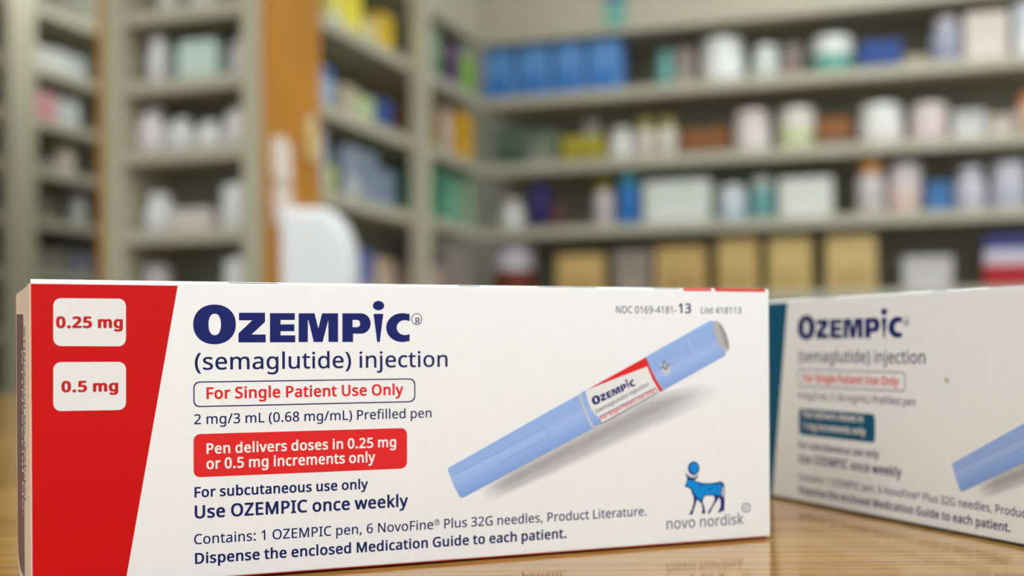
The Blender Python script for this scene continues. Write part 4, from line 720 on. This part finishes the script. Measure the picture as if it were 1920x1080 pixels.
# counter with its laminate top
ct = thing('counter', 'wood grain laminate counter the two cartons stand on', 'counter', (0, 0, 0))
obj('worktop', box_bm(-1.9, 2.2, -0.45, 1.214, COUNTER_Z - 0.035, COUNTER_Z, 0.002, 2), M_WOOD, ct)
obj('counter_body', box_bm(-1.85, 2.15, -0.38, 1.16, 0.0, COUNTER_Z - 0.035), mat('counter body laminate', (150, 118, 76), 0.5, 0.3, 0.06, 8.0), ct)

# bench behind the counter, hidden by the front carton, that carries the white dispenser
bn = thing('work_bench', 'grey work bench behind the counter under the white dispenser', 'bench', (-0.40, 2.32, 0))
obj('bench_top', box_bm(-0.26, 0.26, -0.2, 0.2, 0.80, 0.83, 0.003), M_RAIL, bn)
for sx in (-1, 1):
    for sy in (-1, 1):
        obj('leg', box_bm(sx * 0.23 - 0.02, sx * 0.23 + 0.02, sy * 0.17 - 0.02, sy * 0.17 + 0.02, 0, 0.80), M_STEEL, bn)


# ------------------------------------------------------------------ shelving
LEVELS = {
    'back': {'T': .987, 'A': .78, 'B': .560, 'C': .350, 'D': .125},
    'side': {'T': .987, 'A': .78, 'B': .563, 'C': .350, 'D': .125},
    'end': {'1': .754, '2': .591, '3': .430, '4': .242, '5': .06},
    'left': {'1': 1.231, '2': 1.007, '3': .813, '4': .633, '5': .445, '6': .25},
}
# origin, turn about z, sign of the along-axis, length range, depth
ROWS = {
    'back': (KNEE, -R20, 1, (0.0, 2.3), 0.26),
    'side': (KNEE, PI / 2 - R20, -1, (0.02, 1.10), 0.24),
    'end': (END, -R20, -1, (0.05, 0.375), 0.20),
    'left': (FAR, PI / 2 - R20, 1, (-1.4, 1.3), 0.30),
}


def shelving(row, label, rail_h=0.034):
    org, rz, sg, (s0, s1), dep = ROWS[row]
    t = thing('shelving_unit', label, 'shelving unit', org, rz)
    x0, x1 = sorted((sg * s0, sg * s1))
    levels = dict(LEVELS[row])
    zs = sorted(levels.values())
    low = [z for z in (zs[0] - 0.22, zs[0] - 0.44, zs[0] - 0.66) if EYE + z > 0.08]
    for z in zs + low:
        zb = EYE + z
        sh = obj('shelf', box_bm(x0, x1, 0.0, dep - 0.012, zb + 0.004, zb + 0.02), M_STEEL, t)
        top = zb + rail_h
        if z == zs[-1] and row in ('back', 'side'):
            top = zb + 0.26
        obj('price_rail', box_bm(x0, x1, -0.012, -0.0005, zb, top, 0.002), M_RAIL, sh)
    zt = min(CEIL_Z - 0.02, EYE + zs[-1] + 0.42)
    obj('back_panel', box_bm(x0, x1, dep - 0.011, dep, 0.02, zt), M_BACK, t)
    return t, x0, x1, zt


def upright(t, x0, x1, y0, y1, zt):
    return obj('upright', box_bm(x0, x1, y0, y1, 0, zt, 0.003), M_STEEL, t)


t, x0, x1, zt = shelving('back', 'long beige shelving unit along the back wall, right of the corner')
upright(t, x1, x1 + 0.05, -0.02, 0.26, zt)
t, x0, x1, zt = shelving('side', 'beige shelving unit running from the orange panel to the corner')
upright(t, -0.592, -0.538, -0.058, -0.013, zt)
t, x0, x1, zt = shelving('end', 'narrow beige end shelving unit with an orange wood side panel', 0.032)
upright(t, -0.050, 0.0, -0.02, 0.20, zt)
upright(t, -0.425, -0.375, -0.02, 0.20, zt)
for a, b in ((0.001, 0.021), (-0.446, -0.426)):
    p = obj('side_panel', box_bm(a, b, -0.015, 0.215, 0, zt, 0.002), M_PANEL, t)
    p['label'] = 'orange wood side panel'
t, x0, x1, zt = shelving('left', 'beige shelving unit across the aisle, far left')
upright(t, -0.15, -0.02, -0.05, -0.013, zt)
upright(t, 0.60, 0.65, -0.06, -0.013, zt)


# ------------------------------------------------------------------ goods on the shelves
def carton(name, label, w, d, h, c1, c2, loc, rz, group):
    t = thing(name, label, 'carton', loc, rz, group)
    m1, m2 = mat('carton board', c1, 0.5, 0.35, 0.04, 40.0), mat('carton print', c2, 0.45, 0.35, 0.04, 40.0)
    b = min(0.003, w * 0.06)
    obj('body', box_bm(-w / 2, w / 2, -d / 2, d / 2, 0, h, b), m1, t)
    obj('front_label', box_bm(-w * 0.36, w * 0.36, -d / 2 - 0.0008, -d / 2 + 0.0004, h * 0.12, h * 0.46), m2, t)
    obj('lid_flap', box_bm(-w / 2 + b, w / 2 - b, -d / 2 + b, d * 0.1, h - 0.0004, h + 0.0008), m1, t)
    return t


def tricolour(name, label, w, d, h, c1, c2, loc, rz, group):
    t = thing(name, label, 'carton', loc, rz, group)
    obj('body', box_bm(-w / 2, w / 2, -d / 2, d / 2, 0, h, 0.003), mat('carton board', (212, 206, 220), 0.5, 0.35, 0.04, 40.0), t)
    for z0, z1, c in ((0.0, 0.50, c1), (0.74, 1.0, c2)):
        p = obj('colour_band', box_bm(-w / 2 - 0.0006, w / 2 + 0.0006, -d / 2 - 0.0006, d / 2 + 0.0006, max(0.001, h * z0), h * z1 + 0.0005, 0.002), mat('carton print', c, 0.45, 0.35, 0.04, 40.0), t)
        p['label'] = 'red band' if z0 == 0 else 'blue band'
    obj('lid_flap', box_bm(-w / 2 + .004, w / 2 - .004, -d / 2 + .004, 0, h + 0.0006, h + 0.0014), mat('carton print', c2, 0.45, 0.35, 0.04, 40.0), t)
    return t


def bottle(name, label, w, d, h, c1, c2, loc, rz, group):
    t = thing(name, label, 'bottle', loc, rz, group)
    r = w / 2
    cap_h = max(0.016, h * 0.22)
    neck = h - cap_h
    sh = min(r * 0.55, neck * 0.3)
    capc = c1
    bodyc = c2
    bm = lathe_bm([(r * 0.9, 0), (r, 0.003), (r, neck - sh), (r * 0.93, neck - sh * 0.5), (r * 0.66, neck - 0.003), (r * 0.62, neck)], 20)
    obj('body', bm, mat('bottle plastic', bodyc, 0.35, 0.4, 0.03, 30.0), t, smooth=True)
    bm = lathe_bm([(r * 0.68, neck), (r * 0.78, neck + 0.002), (r * 0.78, h - 0.003), (r * 0.7, h)], 20)
    obj('cap', bm, mat('cap plastic', capc, 0.4, 0.4, 0.03, 30.0), t, smooth=True)
    lab = lathe_bm([(r * 1.004, neck * 0.14), (r * 1.008, neck * 0.15), (r * 1.008, (neck - sh) * 0.86), (r * 1.004, (neck - sh) * 0.87)], 20)
    obj('label_band', lab, mat('bottle label', tuple(int(0.94 * v) for v in c2), 0.5, 0.3, 0.05, 50.0), t, smooth=True)
    return t


def jar(name, label, w, d, h, c1, c2, loc, rz, group):
    t = thing(name, label, 'tub', loc, rz, group)
    r = w / 2
    lid = h * 0.24
    body = h - lid
    obj('body', lathe_bm([(r * 0.93, 0), (r * 0.98, 0.004), (r * 0.98, body * 0.86), (r * 0.9, body)], 24), mat('tub plastic', c1, 0.35, 0.4, 0.03, 30.0), t, smooth=True)
    obj('lid', lathe_bm([(r * 0.9, body), (r * 0.96, body + 0.003), (r * 0.96, h - lid * 0.45), (r * 0.86, h - lid * 0.12), (r * 0.7, h)], 24), mat('lid plastic', c1, 0.35, 0.4, 0.03, 30.0), t, smooth=True)
    obj('label_band', lathe_bm([(r * 0.985, body * 0.1), (r * 0.99, body * 0.11), (r * 0.99, body * 0.72), (r * 0.985, body * 0.73)], 24), mat('tub label', c2, 0.5, 0.3, 0.05, 50.0), t, smooth=True)
    return t


def pouch(name, label, w, d, h, c1, c2, loc, rz, group):
    t = thing(name, label, 'pouch', loc, rz, group)
    bm = bmesh.new()
    bmesh.ops.create_icosphere(bm, subdivisions=3, radius=1.0)
    for v in bm.verts:
        x, y, z = v.co
        f = 1.0 + 0.05 * math.sin(5 * x + 3 * z + w * 90) + 0.04 * math.cos(7 * y + 4 * x)
        px = math.copysign(abs(x) ** 0.75, x) * f
        py = math.copysign(abs(y) ** 0.8, y) * f
        pz = math.copysign(abs(z) ** 0.8, z) * f
        v.co = (px, py, max(-0.93, pz))
    zs = [v.co.z for v in bm.verts]
    xs = [abs(v.co.x) for v in bm.verts]
    ys = [abs(v.co.y) for v in bm.verts]
    for v in bm.verts:
        v.co = (v.co.x / max(xs) * w / 2, v.co.y / max(ys) * d / 2, (v.co.z - min(zs)) / (max(zs) - min(zs)) * h)
    m = mat('pouch film', c1, 0.4, 0.4, 0.04, 30.0)
    obj('body', bm, m, t, smooth=True)
    obj('seal_strip', box_bm(-w * 0.3, w * 0.3, -0.0015, 0.0015, h - 0.006, h + 0.006, 0.0006), m, t)
    return t


BUILD = {'carton': carton, 'bottle': bottle, 'jar': jar, 'pouch': pouch, 'tricolour': tricolour}
NAMES = {'carton': 'medicine_carton', 'bottle': 'medicine_bottle', 'jar': 'plastic_tub', 'pouch': 'plastic_pouch', 'tricolour': 'medicine_carton'}
ORD = ['first', 'second', 'third', 'fourth', 'fifth', 'sixth', 'seventh', 'eighth', 'ninth', 'tenth', 'eleventh', 'twelfth',
       'thirteenth', 'fourteenth', 'fifteenth', 'sixteenth']
WHERE = {
    'back': ("from the corner on the back wall's %s shelf", {'A': 'upper', 'B': 'middle', 'C': 'lower', 'D': 'bottom'}),
    'side': ("from the corner on the side unit's %s shelf", {'A': 'upper', 'B': 'middle', 'C': 'lower', 'D': 'bottom'}),
    'end': ('from the orange panel on the %s end shelf', {'1': 'top', '2': 'second', '3': 'third', '4': 'fourth', '5': 'lowest'}),
    'left': ('along the far left unit, %s shelf', {'2': 'second', '3': 'third', '4': 'fourth', '5': 'fifth', '6': 'sixth'}),
}
ITEMS = [
 ('back', 'A', 0.0561, 0.1015, 0.0913, 0.181, 0.018, 'carton', (98, 152, 216), (58, 122, 200), 'mid blue carton'),
 ('back', 'A', 0.1779, 0.1085, 0.0976, 0.181, 0.018, 'carton', (98, 152, 216), (58, 122, 200), 'mid blue carton'),
 ('back', 'A', 0.2971, 0.0972, 0.0875, 0.181, 0.018, 'carton', (98, 152, 216), (58, 122, 200), 'mid blue carton'),
 ('back', 'A', 0.4147, 0.1057, 0.0952, 0.181, 0.018, 'carton', (98, 152, 216), (58, 122, 200), 'mid blue carton'),
 ('back', 'A', 0.6085, 0.0612, 0.0612, 0.1276, 0.018, 'bottle', (105, 165, 155), (120, 180, 170), 'pale teal bottle'),
 ('back', 'A', 0.6744, 0.0571, 0.0514, 0.1232, 0.018, 'carton', (150, 135, 128), (170, 160, 150), 'dull pinkish grey carton'),
 ('back', 'A', 0.7825, 0.1383, 0.1383, 0.1594, 0.018, 'jar', (232, 232, 226), (240, 240, 236), 'large white tub'),
 ('back', 'A', 0.9199, 0.0883, 0.0883, 0.117, 0.018, 'bottle', (232, 232, 226), (225, 230, 225), 'small white bottle'),
 ('back', 'A', 1.002, 0.0569, 0.0512, 0.1045, 0.018, 'carton', (140, 128, 122), (150, 110, 110), 'dim taupe carton'),
 ('back', 'A', 1.1175, 0.1298, 0.1298, 0.1305, 0.018, 'jar', (232, 232, 226), (105, 170, 155), 'teal labelled white tub'),
 ('back', 'A', 1.2591, 0.1172, 0.1055, 0.0917, 0.018, 'carton', (48, 78, 150), (38, 64, 130), 'low navy blue carton'),
 ('back', 'A', 1.3574, 0.0678, 0.061, 0.0419, 0.018, 'carton', (175, 165, 140), (160, 150, 125), 'low beige carton'),
 ('back', 'A', 1.4427, 0.0899, 0.0899, 0.1517, 0.018, 'bottle', (206, 200, 208), (170, 170, 190), 'white bottle with a lavender label'),
 ('back', 'A', 1.5502, 0.1191, 0.1072, 0.15, 0.018, 'carton', (215, 203, 192), (225, 215, 205), 'big pinkish white carton'),
 ('back', 'A', 1.6641, 0.0804, 0.0723, 0.1716, 0.018, 'carton', (205, 205, 212), (232, 232, 226), 'pale grey carton'),
 ('back', 'B', 0.0926, 0.1101, 0.0991, 0.137, 0.018, 'carton', (84, 104, 88), (70, 90, 75), 'dark green carton'),
 ('back', 'B', 0.2025, 0.0989, 0.089, 0.1121, 0.018, 'carton', (120, 128, 112), (150, 150, 135), 'grey green carton'),
 ('back', 'B', 0.3379, 0.1358, 0.08, 0.0927, 0.018, 'carton', (176, 164, 48), (140, 128, 30), 'low yellow carton'),
 ('back', 'B', 0.3328, 0.077, 0.077, 0.1714, 0.13, 'bottle', (205, 202, 196), (232, 232, 226), 'off-white bottle'),
 ('back', 'B', 0.4603, 0.0874, 0.0874, 0.1151, 0.018, 'bottle', (215, 212, 206), (232, 232, 226), 'whitish bottle'),
 ('back', 'B', 0.5404, 0.0655, 0.0655, 0.1365, 0.018, 'bottle', (160, 148, 80), (222, 212, 196), 'olive capped bottle'),
 ('back', 'B', 0.6106, 0.068, 0.068, 0.1348, 0.018, 'bottle', (160, 148, 80), (228, 220, 206), 'olive bottle with a cream label'),
 ('back', 'B', 0.7343, 0.1462, 0.1316, 0.0895, 0.018, 'carton', (140, 88, 44), (120, 72, 36), 'low brown carton'),
 ('back', 'B', 0.8743, 0.1133, 0.1133, 0.142, 0.018, 'jar', (222, 208, 202), (226, 218, 214), 'wide pinkish white bottle'),
 ('back', 'B', 1.0117, 0.1167, 0.1167, 0.1415, 0.018, 'jar', (224, 220, 208), (208, 214, 170), 'white bottle with a lime label'),
 ('back', 'B', 1.1239, 0.0957, 0.0861, 0.0948, 0.018, 'carton', (150, 95, 45), (110, 84, 70), 'squat brown carton'),
 ('back', 'B', 1.2565, 0.1323, 0.1323, 0.1356, 0.018, 'jar', (232, 232, 226), (232, 228, 224), 'large round white jar'),
 ('back', 'B', 1.3946, 0.1083, 0.1083, 0.1251, 0.018, 'jar', (222, 208, 202), (226, 205, 205), 'large pinkish jar'),
 ('back', 'B', 1.5017, 0.0888, 0.0799, 0.0892, 0.018, 'carton', (200, 198, 198), (232, 232, 226), 'light grey carton'),
 ('back', 'B', 1.5869, 0.0704, 0.0634, 0.0708, 0.018, 'carton', (196, 184, 172), (222, 208, 202), 'low cream carton'),
 ('back', 'B', 1.6668, 0.0776, 0.0776, 0.1314, 0.018, 'bottle', (215, 140, 60), (225, 190, 170), 'orange capped bottle'),
 ('back', 'C', 0.0884, 0.0822, 0.0822, 0.1157, 0.018, 'bottle', (208, 196, 190), (232, 232, 226), 'short pinkish bottle'),
 ('back', 'C', 0.1833, 0.0772, 0.0772, 0.1633, 0.018, 'bottle', (56, 42, 120), (48, 36, 104), 'deep purple bottle'),
 ('back', 'C', 0.2559, 0.0472, 0.05, 0.0869, 0.018, 'carton', (105, 70, 64), (90, 60, 55), 'tiny maroon carton'),
 ('back', 'C', 0.4031, 0.0671, 0.0671, 0.1619, 0.018, 'bottle', (140, 122, 20), (214, 200, 198), 'olive capped pink bottle'),
 ('back', 'C', 0.4838, 0.0801, 0.0801, 0.1745, 0.018, 'bottle', (70, 165, 185), (45, 120, 195), 'blue bottle with a teal top'),
 ('back', 'C', 0.6457, 0.2095, 0.17, 0.1455, 0.018, 'carton', (218, 220, 212), (228, 228, 222), 'wide white carton'),
 ('back', 'C', 0.8144, 0.0884, 0.0884, 0.1233, 0.018, 'jar', (215, 218, 220), (190, 205, 215), 'round white jar'),
 ('back', 'C', 0.9055, 0.0805, 0.0805, 0.1413, 0.018, 'bottle', (196, 206, 200), (110, 165, 165), 'pale bottle with a teal label'),
 ('back', 'C', 1.04, 0.1568, 0.1411, 0.1307, 0.018, 'carton', (222, 222, 214), (230, 230, 224), 'square white carton'),
 ('back', 'C', 1.2271, 0.0817, 0.0817, 0.1742, 0.018, 'bottle', (225, 160, 95), (215, 208, 206), 'white bottle with an orange cap'),
 ('back', 'C', 1.3244, 0.1009, 0.1009, 0.1622, 0.018, 'jar', (215, 205, 205), (222, 196, 186), 'white jar with a peach label'),
 ('back', 'C', 1.4183, 0.0699, 0.0629, 0.0978, 0.018, 'carton', (62, 115, 170), (80, 130, 180), 'low blue carton'),
 ('back', 'C', 1.5051, 0.0859, 0.0859, 0.1423, 0.018, 'bottle', (205, 202, 212), (212, 208, 218), 'lavender white bottle'),
 ('back', 'C', 1.6099, 0.1009, 0.1009, 0.1515, 0.018, 'jar', (205, 202, 212), (190, 188, 204), 'wide lavender jar'),
 ('back', 'D', 0.3301, 0.1539, 0.1385, 0.147, 0.018, 'carton', (212, 178, 112), (190, 155, 95), 'short tan cardboard carton'),
 ('back', 'D', 0.5013, 0.118, 0.1062, 0.1551, 0.018, 'carton', (150, 138, 128), (165, 150, 138), 'taupe carton'),
 ('back', 'D', 0.6567, 0.1585, 0.1426, 0.1632, 0.018, 'carton', (200, 168, 105), (180, 148, 90), 'tan cardboard carton'),
 ('back', 'D', 0.8353, 0.1223, 0.1101, 0.18, 0.018, 'carton', (206, 176, 112), (188, 158, 98), 'tall tan carton'),
 ('back', 'D', 0.9919, 0.1266, 0.114, 0.1775, 0.018, 'carton', (210, 182, 118), (192, 164, 104), 'tall pale tan carton'),
 ('back', 'D', 1.1708, 0.1437, 0.1294, 0.1772, 0.018, 'carton', (212, 182, 122), (190, 160, 100), 'widest tall tan carton'),
 ('back', 'D', 1.386, 0.1378, 0.124, 0.107, 0.018, 'carton', (198, 194, 196), (210, 206, 206), 'light grey carton'),
 ('back', 'D', 1.621, 0.1594, 0.1435, 0.1633, 0.018, 'tricolour', (180, 30, 40), (60, 62, 130), 'red, white and blue carton'),
 ('side', 'A', 0.667, 0.0874, 0.0787, 0.121, 0.018, 'carton', (222, 186, 52), (240, 205, 70), 'golden yellow carton'),
 ('side', 'A', 0.7621, 0.0764, 0.0687, 0.0847, 0.018, 'carton', (226, 208, 150), (230, 215, 170), 'pale cream carton'),
 ('side', 'A', 0.8686, 0.1015, 0.0914, 0.1353, 0.018, 'carton', (238, 222, 66), (245, 232, 110), 'bright yellow carton'),
 ('side', 'A', 0.9633, 0.0704, 0.0634, 0.1059, 0.018, 'carton', (232, 220, 120), (215, 225, 215), 'pale yellow carton'),
 ('side', 'A', 1.044, 0.0343, 0.0343, 0.0991, 0.018, 'bottle', (205, 215, 205), (220, 226, 220), 'mint white bottle'),
 ('side', 'A', 0.3136, 0.0716, 0.0716, 0.181, 0.018, 'jar', (135, 160, 138), (120, 150, 128), 'grey green tub'),
 ('side', 'A', 0.1456, 0.0476, 0.0476, 0.181, 0.018, 'bottle', (78, 42, 104), (110, 60, 130), 'dark purple bottle'),
 ('side', 'A', 0.0528, 0.0457, 0.1109, 0.144, 0.018, 'carton', (156, 212, 70), (130, 195, 50), 'lime green carton'),
 ('side', 'B', 0.6801, 0.1068, 0.0961, 0.0957, 0.018, 'carton', (60, 84, 146), (50, 70, 130), 'navy blue carton'),
 ('side', 'B', 0.7931, 0.0937, 0.0844, 0.0854, 0.018, 'carton', (186, 206, 150), (205, 214, 170), 'pale green carton'),
 ('side', 'B', 0.8871, 0.0709, 0.0638, 0.0947, 0.018, 'carton', (202, 186, 160), (210, 198, 178), 'beige carton'),
 ('side', 'B', 0.9781, 0.0431, 0.0431, 0.1219, 0.018, 'bottle', (45, 100, 180), (170, 195, 220), 'blue topped pale bottle'),
 ('side', 'B', 1.0559, 0.0505, 0.05, 0.1181, 0.018, 'carton', (222, 212, 212), (232, 232, 226), 'pinkish white carton'),
 ('side', 'B', 0.3555, 0.1197, 0.1077, 0.1389, 0.018, 'carton', (140, 98, 34), (150, 110, 40), 'brown carton'),
 ('side', 'B', 0.2148, 0.0501, 0.0501, 0.1619, 0.018, 'bottle', (206, 186, 170), (216, 200, 186), 'cream bottle'),
 ('side', 'B', 0.086, 0.1119, 0.17, 0.1694, 0.018, 'carton', (225, 168, 38), (235, 182, 55), 'gold carton'),
 ('side', 'C', 0.6695, 0.094, 0.0846, 0.1185, 0.018, 'carton', (128, 142, 164), (140, 150, 170), 'dull blue carton'),
 ('side', 'C', 0.7732, 0.0885, 0.0797, 0.1502, 0.018, 'carton', (130, 144, 162), (150, 160, 178), 'grey blue carton'),
 ('side', 'C', 0.8712, 0.0835, 0.0751, 0.1521, 0.018, 'carton', (146, 156, 174), (206, 206, 206), 'white labelled grey carton'),
 ('side', 'C', 0.967, 0.0405, 0.0405, 0.1101, 0.018, 'bottle', (100, 140, 112), (196, 204, 120), 'green bottle with a yellow label'),
 ('side', 'C', 1.0485, 0.0587, 0.0528, 0.1719, 0.018, 'carton', (196, 196, 214), (205, 205, 220), 'tall lavender carton'),
 ('side', 'C', 0.3375, 0.1611, 0.145, 0.1673, 0.018, 'carton', (64, 128, 98), (74, 140, 110), 'deep green carton'),
 ('side', 'C', 0.1701, 0.054, 0.054, 0.177, 0.018, 'jar', (110, 170, 142), (125, 180, 152), 'sea green tub'),
 ('side', 'C', 0.0557, 0.0515, 0.1194, 0.187, 0.018, 'carton', (156, 180, 146), (170, 190, 160), 'pale green carton'),
 ('side', 'D', 0.6892, 0.1129, 0.1016, 0.0966, 0.018, 'carton', (190, 165, 140), (200, 180, 160), 'beige carton'),
 ('side', 'D', 0.8107, 0.1051, 0.0946, 0.1112, 0.018, 'carton', (88, 98, 165), (100, 110, 175), 'violet blue carton'),
 ('side', 'D', 0.3425, 0.1285, 0.1157, 0.0972, 0.018, 'carton', (190, 160, 150), (200, 175, 165), 'small pink carton'),
 ('side', 'D', 0.1463, 0.1953, 0.17, 0.1602, 0.018, 'carton', (150, 140, 134), (160, 150, 144), 'dull grey carton'),
 ('back', 'D', 0.0835, 0.1421, 0.1421, 0.1935, 0.018, 'jar', (214, 208, 216), (120, 54, 34), 'brown labelled whitish tub'),
 ('end', '2', 0.0862, 0.0538, 0.0538, 0.0956, 0.018, 'bottle', (226, 218, 216), (232, 224, 224), 'pinkish white bottle'),
 ('end', '2', 0.1941, 0.0989, 0.089, 0.1009, 0.018, 'carton', (206, 226, 216), (212, 228, 220), 'mint green carton'),
 ('end', '2', 0.2659, 0.0326, 0.05, 0.0877, 0.018, 'carton', (140, 146, 140), (150, 155, 150), 'thin grey carton'),
 ('end', '2', 0.315, 0.054, 0.054, 0.1223, 0.018, 'bottle', (236, 232, 232), (238, 236, 234), 'tall white bottle'),
 ('end', '3', 0.0956, 0.0831, 0.0766, 0.1013, 0.018, 'pouch', (238, 236, 232), None, 'plump white pouch'),
 ('end', '3', 0.1794, 0.0725, 0.0652, 0.0731, 0.018, 'pouch', (230, 228, 224), None, 'low white pouch'),
 ('end', '3', 0.2584, 0.0739, 0.0665, 0.0862, 0.018, 'pouch', (226, 224, 222), None, 'grey white pouch'),
 ('end', '3', 0.3361, 0.0699, 0.0679, 0.1146, 0.018, 'pouch', (234, 226, 230), None, 'pinkish white pouch'),
 ('end', '4', 0.1044, 0.0967, 0.0967, 0.1166, 0.018, 'jar', (240, 240, 238), (234, 234, 232), 'big round white tub'),
 ('end', '4', 0.2174, 0.1054, 0.0948, 0.0607, 0.018, 'carton', (216, 206, 198), (224, 216, 210), 'low beige carton'),
 ('end', '4', 0.3222, 0.0751, 0.0751, 0.1031, 0.018, 'bottle', (234, 232, 230), (236, 234, 232), 'squat white bottle'),
 ('end', '5', 0.1013, 0.0881, 0.0881, 0.1275, 0.018, 'jar', (240, 240, 238), (234, 234, 232), 'round white tub'),
 ('end', '5', 0.3279, 0.0722, 0.0722, 0.1146, 0.018, 'jar', (196, 190, 188), (206, 200, 198), 'greyish tub'),
 ('end', '1', 0.2868, 0.0536, 0.0536, 0.129, 0.018, 'bottle', (205, 203, 196), (215, 213, 206), 'pale bottle'),
 ('end', '1', 0.1943, 0.0728, 0.0728, 0.1059, 0.018, 'bottle', (214, 212, 210), (222, 220, 218), 'white bottle'),
 ('left', '2', 0.0835, 0.0997, 0.0897, 0.0974, 0.018, 'carton', (206, 200, 196), (216, 210, 206), 'pale pinkish grey carton'),
 ('left', '2', 0.1851, 0.0925, 0.0833, 0.1012, 0.018, 'carton', (206, 208, 202), (216, 216, 210), 'pale grey carton'),
 ('left', '2', 0.2806, 0.0812, 0.0731, 0.0987, 0.018, 'carton', (190, 192, 190), (200, 202, 200), 'mid grey carton'),
 ('left', '3', 0.1016, 0.106, 0.0954, 0.1248, 0.018, 'carton', (222, 160, 165), (210, 140, 148), 'pink carton'),
 ('left', '3', 0.1979, 0.0756, 0.068, 0.1157, 0.018, 'carton', (206, 204, 200), (214, 212, 208), 'small pale carton'),
 ('left', '3', 0.2776, 0.0494, 0.0494, 0.1271, 0.018, 'bottle', (222, 226, 230), (226, 230, 234), 'light grey bottle'),
 ('left', '4', 0.1049, 0.095, 0.0855, 0.051, 0.018, 'carton', (140, 134, 126), (150, 144, 136), 'dull brown grey carton'),
 ('left', '4', 0.2409, 0.0981, 0.0981, 0.1118, 0.018, 'jar', (206, 194, 176), (214, 204, 188), 'beige tub'),
 ('left', '5', 0.115, 0.1067, 0.096, 0.097, 0.018, 'carton', (110, 108, 90), (120, 118, 100), 'dark olive carton'),
 ('left', '5', 0.3078, 0.0704, 0.0704, 0.1276, 0.018, 'bottle', (205, 205, 200), (212, 212, 206), 'grey white bottle'),
 ('left', '6', 0.1283, 0.1693, 0.1524, 0.0977, 0.018, 'carton', (140, 134, 124), (150, 144, 134), 'taupe carton'),
 ('left', '6', 0.2972, 0.1454, 0.1308, 0.0937, 0.018, 'carton', (130, 130, 144), (140, 140, 152), 'slate carton')]
by_shelf = {}
for itx in ITEMS:
    by_shelf.setdefault((itx[0], itx[1]), []).append(itx)
for (row, shf), lst in by_shelf.items():
    org, rz, sg, rng, dep = ROWS[row]
    lst.sort(key=lambda r: r[2])
    phrase, names = WHERE[row]
    for i, (_, _, s, w, d, h, o, kind, c1, c2, desc) in enumerate(lst):
        d = min(d, dep - o - 0.02)
        ax = Vector((math.cos(rz), math.sin(rz), 0))
        ay = Vector((-math.sin(rz), math.cos(rz), 0))
        p = org + ax * (sg * s) + ay * (o + d / 2)
        p.z = EYE + LEVELS[row][shf] + 0.0204
        label = '%s, %s %s' % (desc, ORD[i], phrase % names[shf])
        grp = 'blue cartons in the corner' if desc == 'mid blue carton' else 'white pouches on the end shelf' if kind == 'pouch' else None
        BUILD[kind](NAMES[kind], label, w, d, h, c1, c2, p, rz, grp)

# teal card on the top fascia of the back wall
tg = thing('shelf_card', 'small teal and blue card on the top fascia of the back wall', 'card',
           KNEE + RX * 0.462 - BY * 0.0135 + Vector((0, 0, EYE + 1.008)), -R20)
obj('card', box_bm(-0.034, 0.034, -0.0015, 0.0, 0.0, 0.13), mat('teal card', (120, 182, 168), 0.5, 0.3, 0.03, 30.0), tg)
cc = obj('blue_strip', box_bm(-0.034, 0.034, -0.0022, -0.0016, 0.075, 0.13), mat('blue card print', (92, 120, 158), 0.5, 0.3, 0.03, 30.0), tg)

# papers taped to the orange panel
pm = mat('pinkish note paper', (232, 216, 204), 0.7, 0.2, 0.03, 30.0)
for x, z, w, h, lab in ((0.028, 0.375, 0.084, 0.095, 'upper pinkish note taped to the orange wood panel'), (0.034, 0.272, 0.084, 0.094, 'lower pinkish note taped to the orange wood panel'), (0.165, 0.44, 0.06, 0.10, 'tan note taped high at the far edge of the orange panel')):
    pos = END + RX * 0.0225 + BY * x
    pos.z = EYE + z
    nt_ = thing('paper_note', lab, 'paper note', pos, PI / 2 - R20)
    bm = box_bm(-w / 2, w / 2, -0.0015, 0.0, 0, h)
    for v in bm.verts:
        if v.co.z < h * 0.5:
            v.co.y -= 0.004
    obj('sheet', bm, mat('tan note paper', (214, 184, 120), 0.7, 0.2, 0.03, 30.0) if lab.startswith('tan') else pm, nt_)
    obj('tape', box_bm(-w * 0.2, w * 0.2, -0.0024, -0.0016, h - 0.012, h + 0.008), mat('note tape', (226, 220, 200), 0.3, 0.4, 0.02, 30.0), nt_)

# white rounded dispenser in front of the orange panel
dz = EYE + 0.268 - 0.831
pts = [(-0.068, 0.0), (0.070, 0.0), (0.070, dz - 0.125)]
for k in range(13):
    a = math.radians(0 + 90 * k / 12)
    pts.append((0.005 + 0.065 * math.cos(a) ** 0.85, dz - 0.125 + 0.125 * math.sin(a) ** 0.85))
for k in range(6):
    a = math.radians(90 + 90 * k / 5)
    pts.append((-0.050 + 0.018 * math.cos(a), dz - 0.018 + 0.018 * math.sin(a)))
dt = thing('dispenser', 'tall white plastic dispenser with a rounded shoulder before the orange panel', 'dispenser', (-0.375, 2.32, 0.8305), 0.0)
wm = mat('white plastic', (236, 236, 238), 0.35, 0.4, 0.02, 20.0)
obj('body', prism_bm(pts, -0.07, 0.07, 0.012, 3), wm, dt, smooth=True)
obj('front_door', prism_bm([(x * 0.86, 0.01 + z * 0.93) for x, z in pts], -0.073, -0.0695, 0.001, 1), wm, dt, smooth=True)
obj('base_plate', box_bm(-0.072, 0.074, -0.074, 0.074, 0.0, 0.006, 0.001), M_RAIL, dt)

# ------------------------------------------------------------------ the two pen cartons on the counter
pen_carton('white carton with red dose panel, sharp in front', (-0.091668, 0.225175, COUNTER_Z + 0.0002), 0.370123)
pen_carton('white carton with teal panel, blurred behind the red one', (0.073043, 0.376879, COUNTER_Z + 0.0002), -1.179618, True)
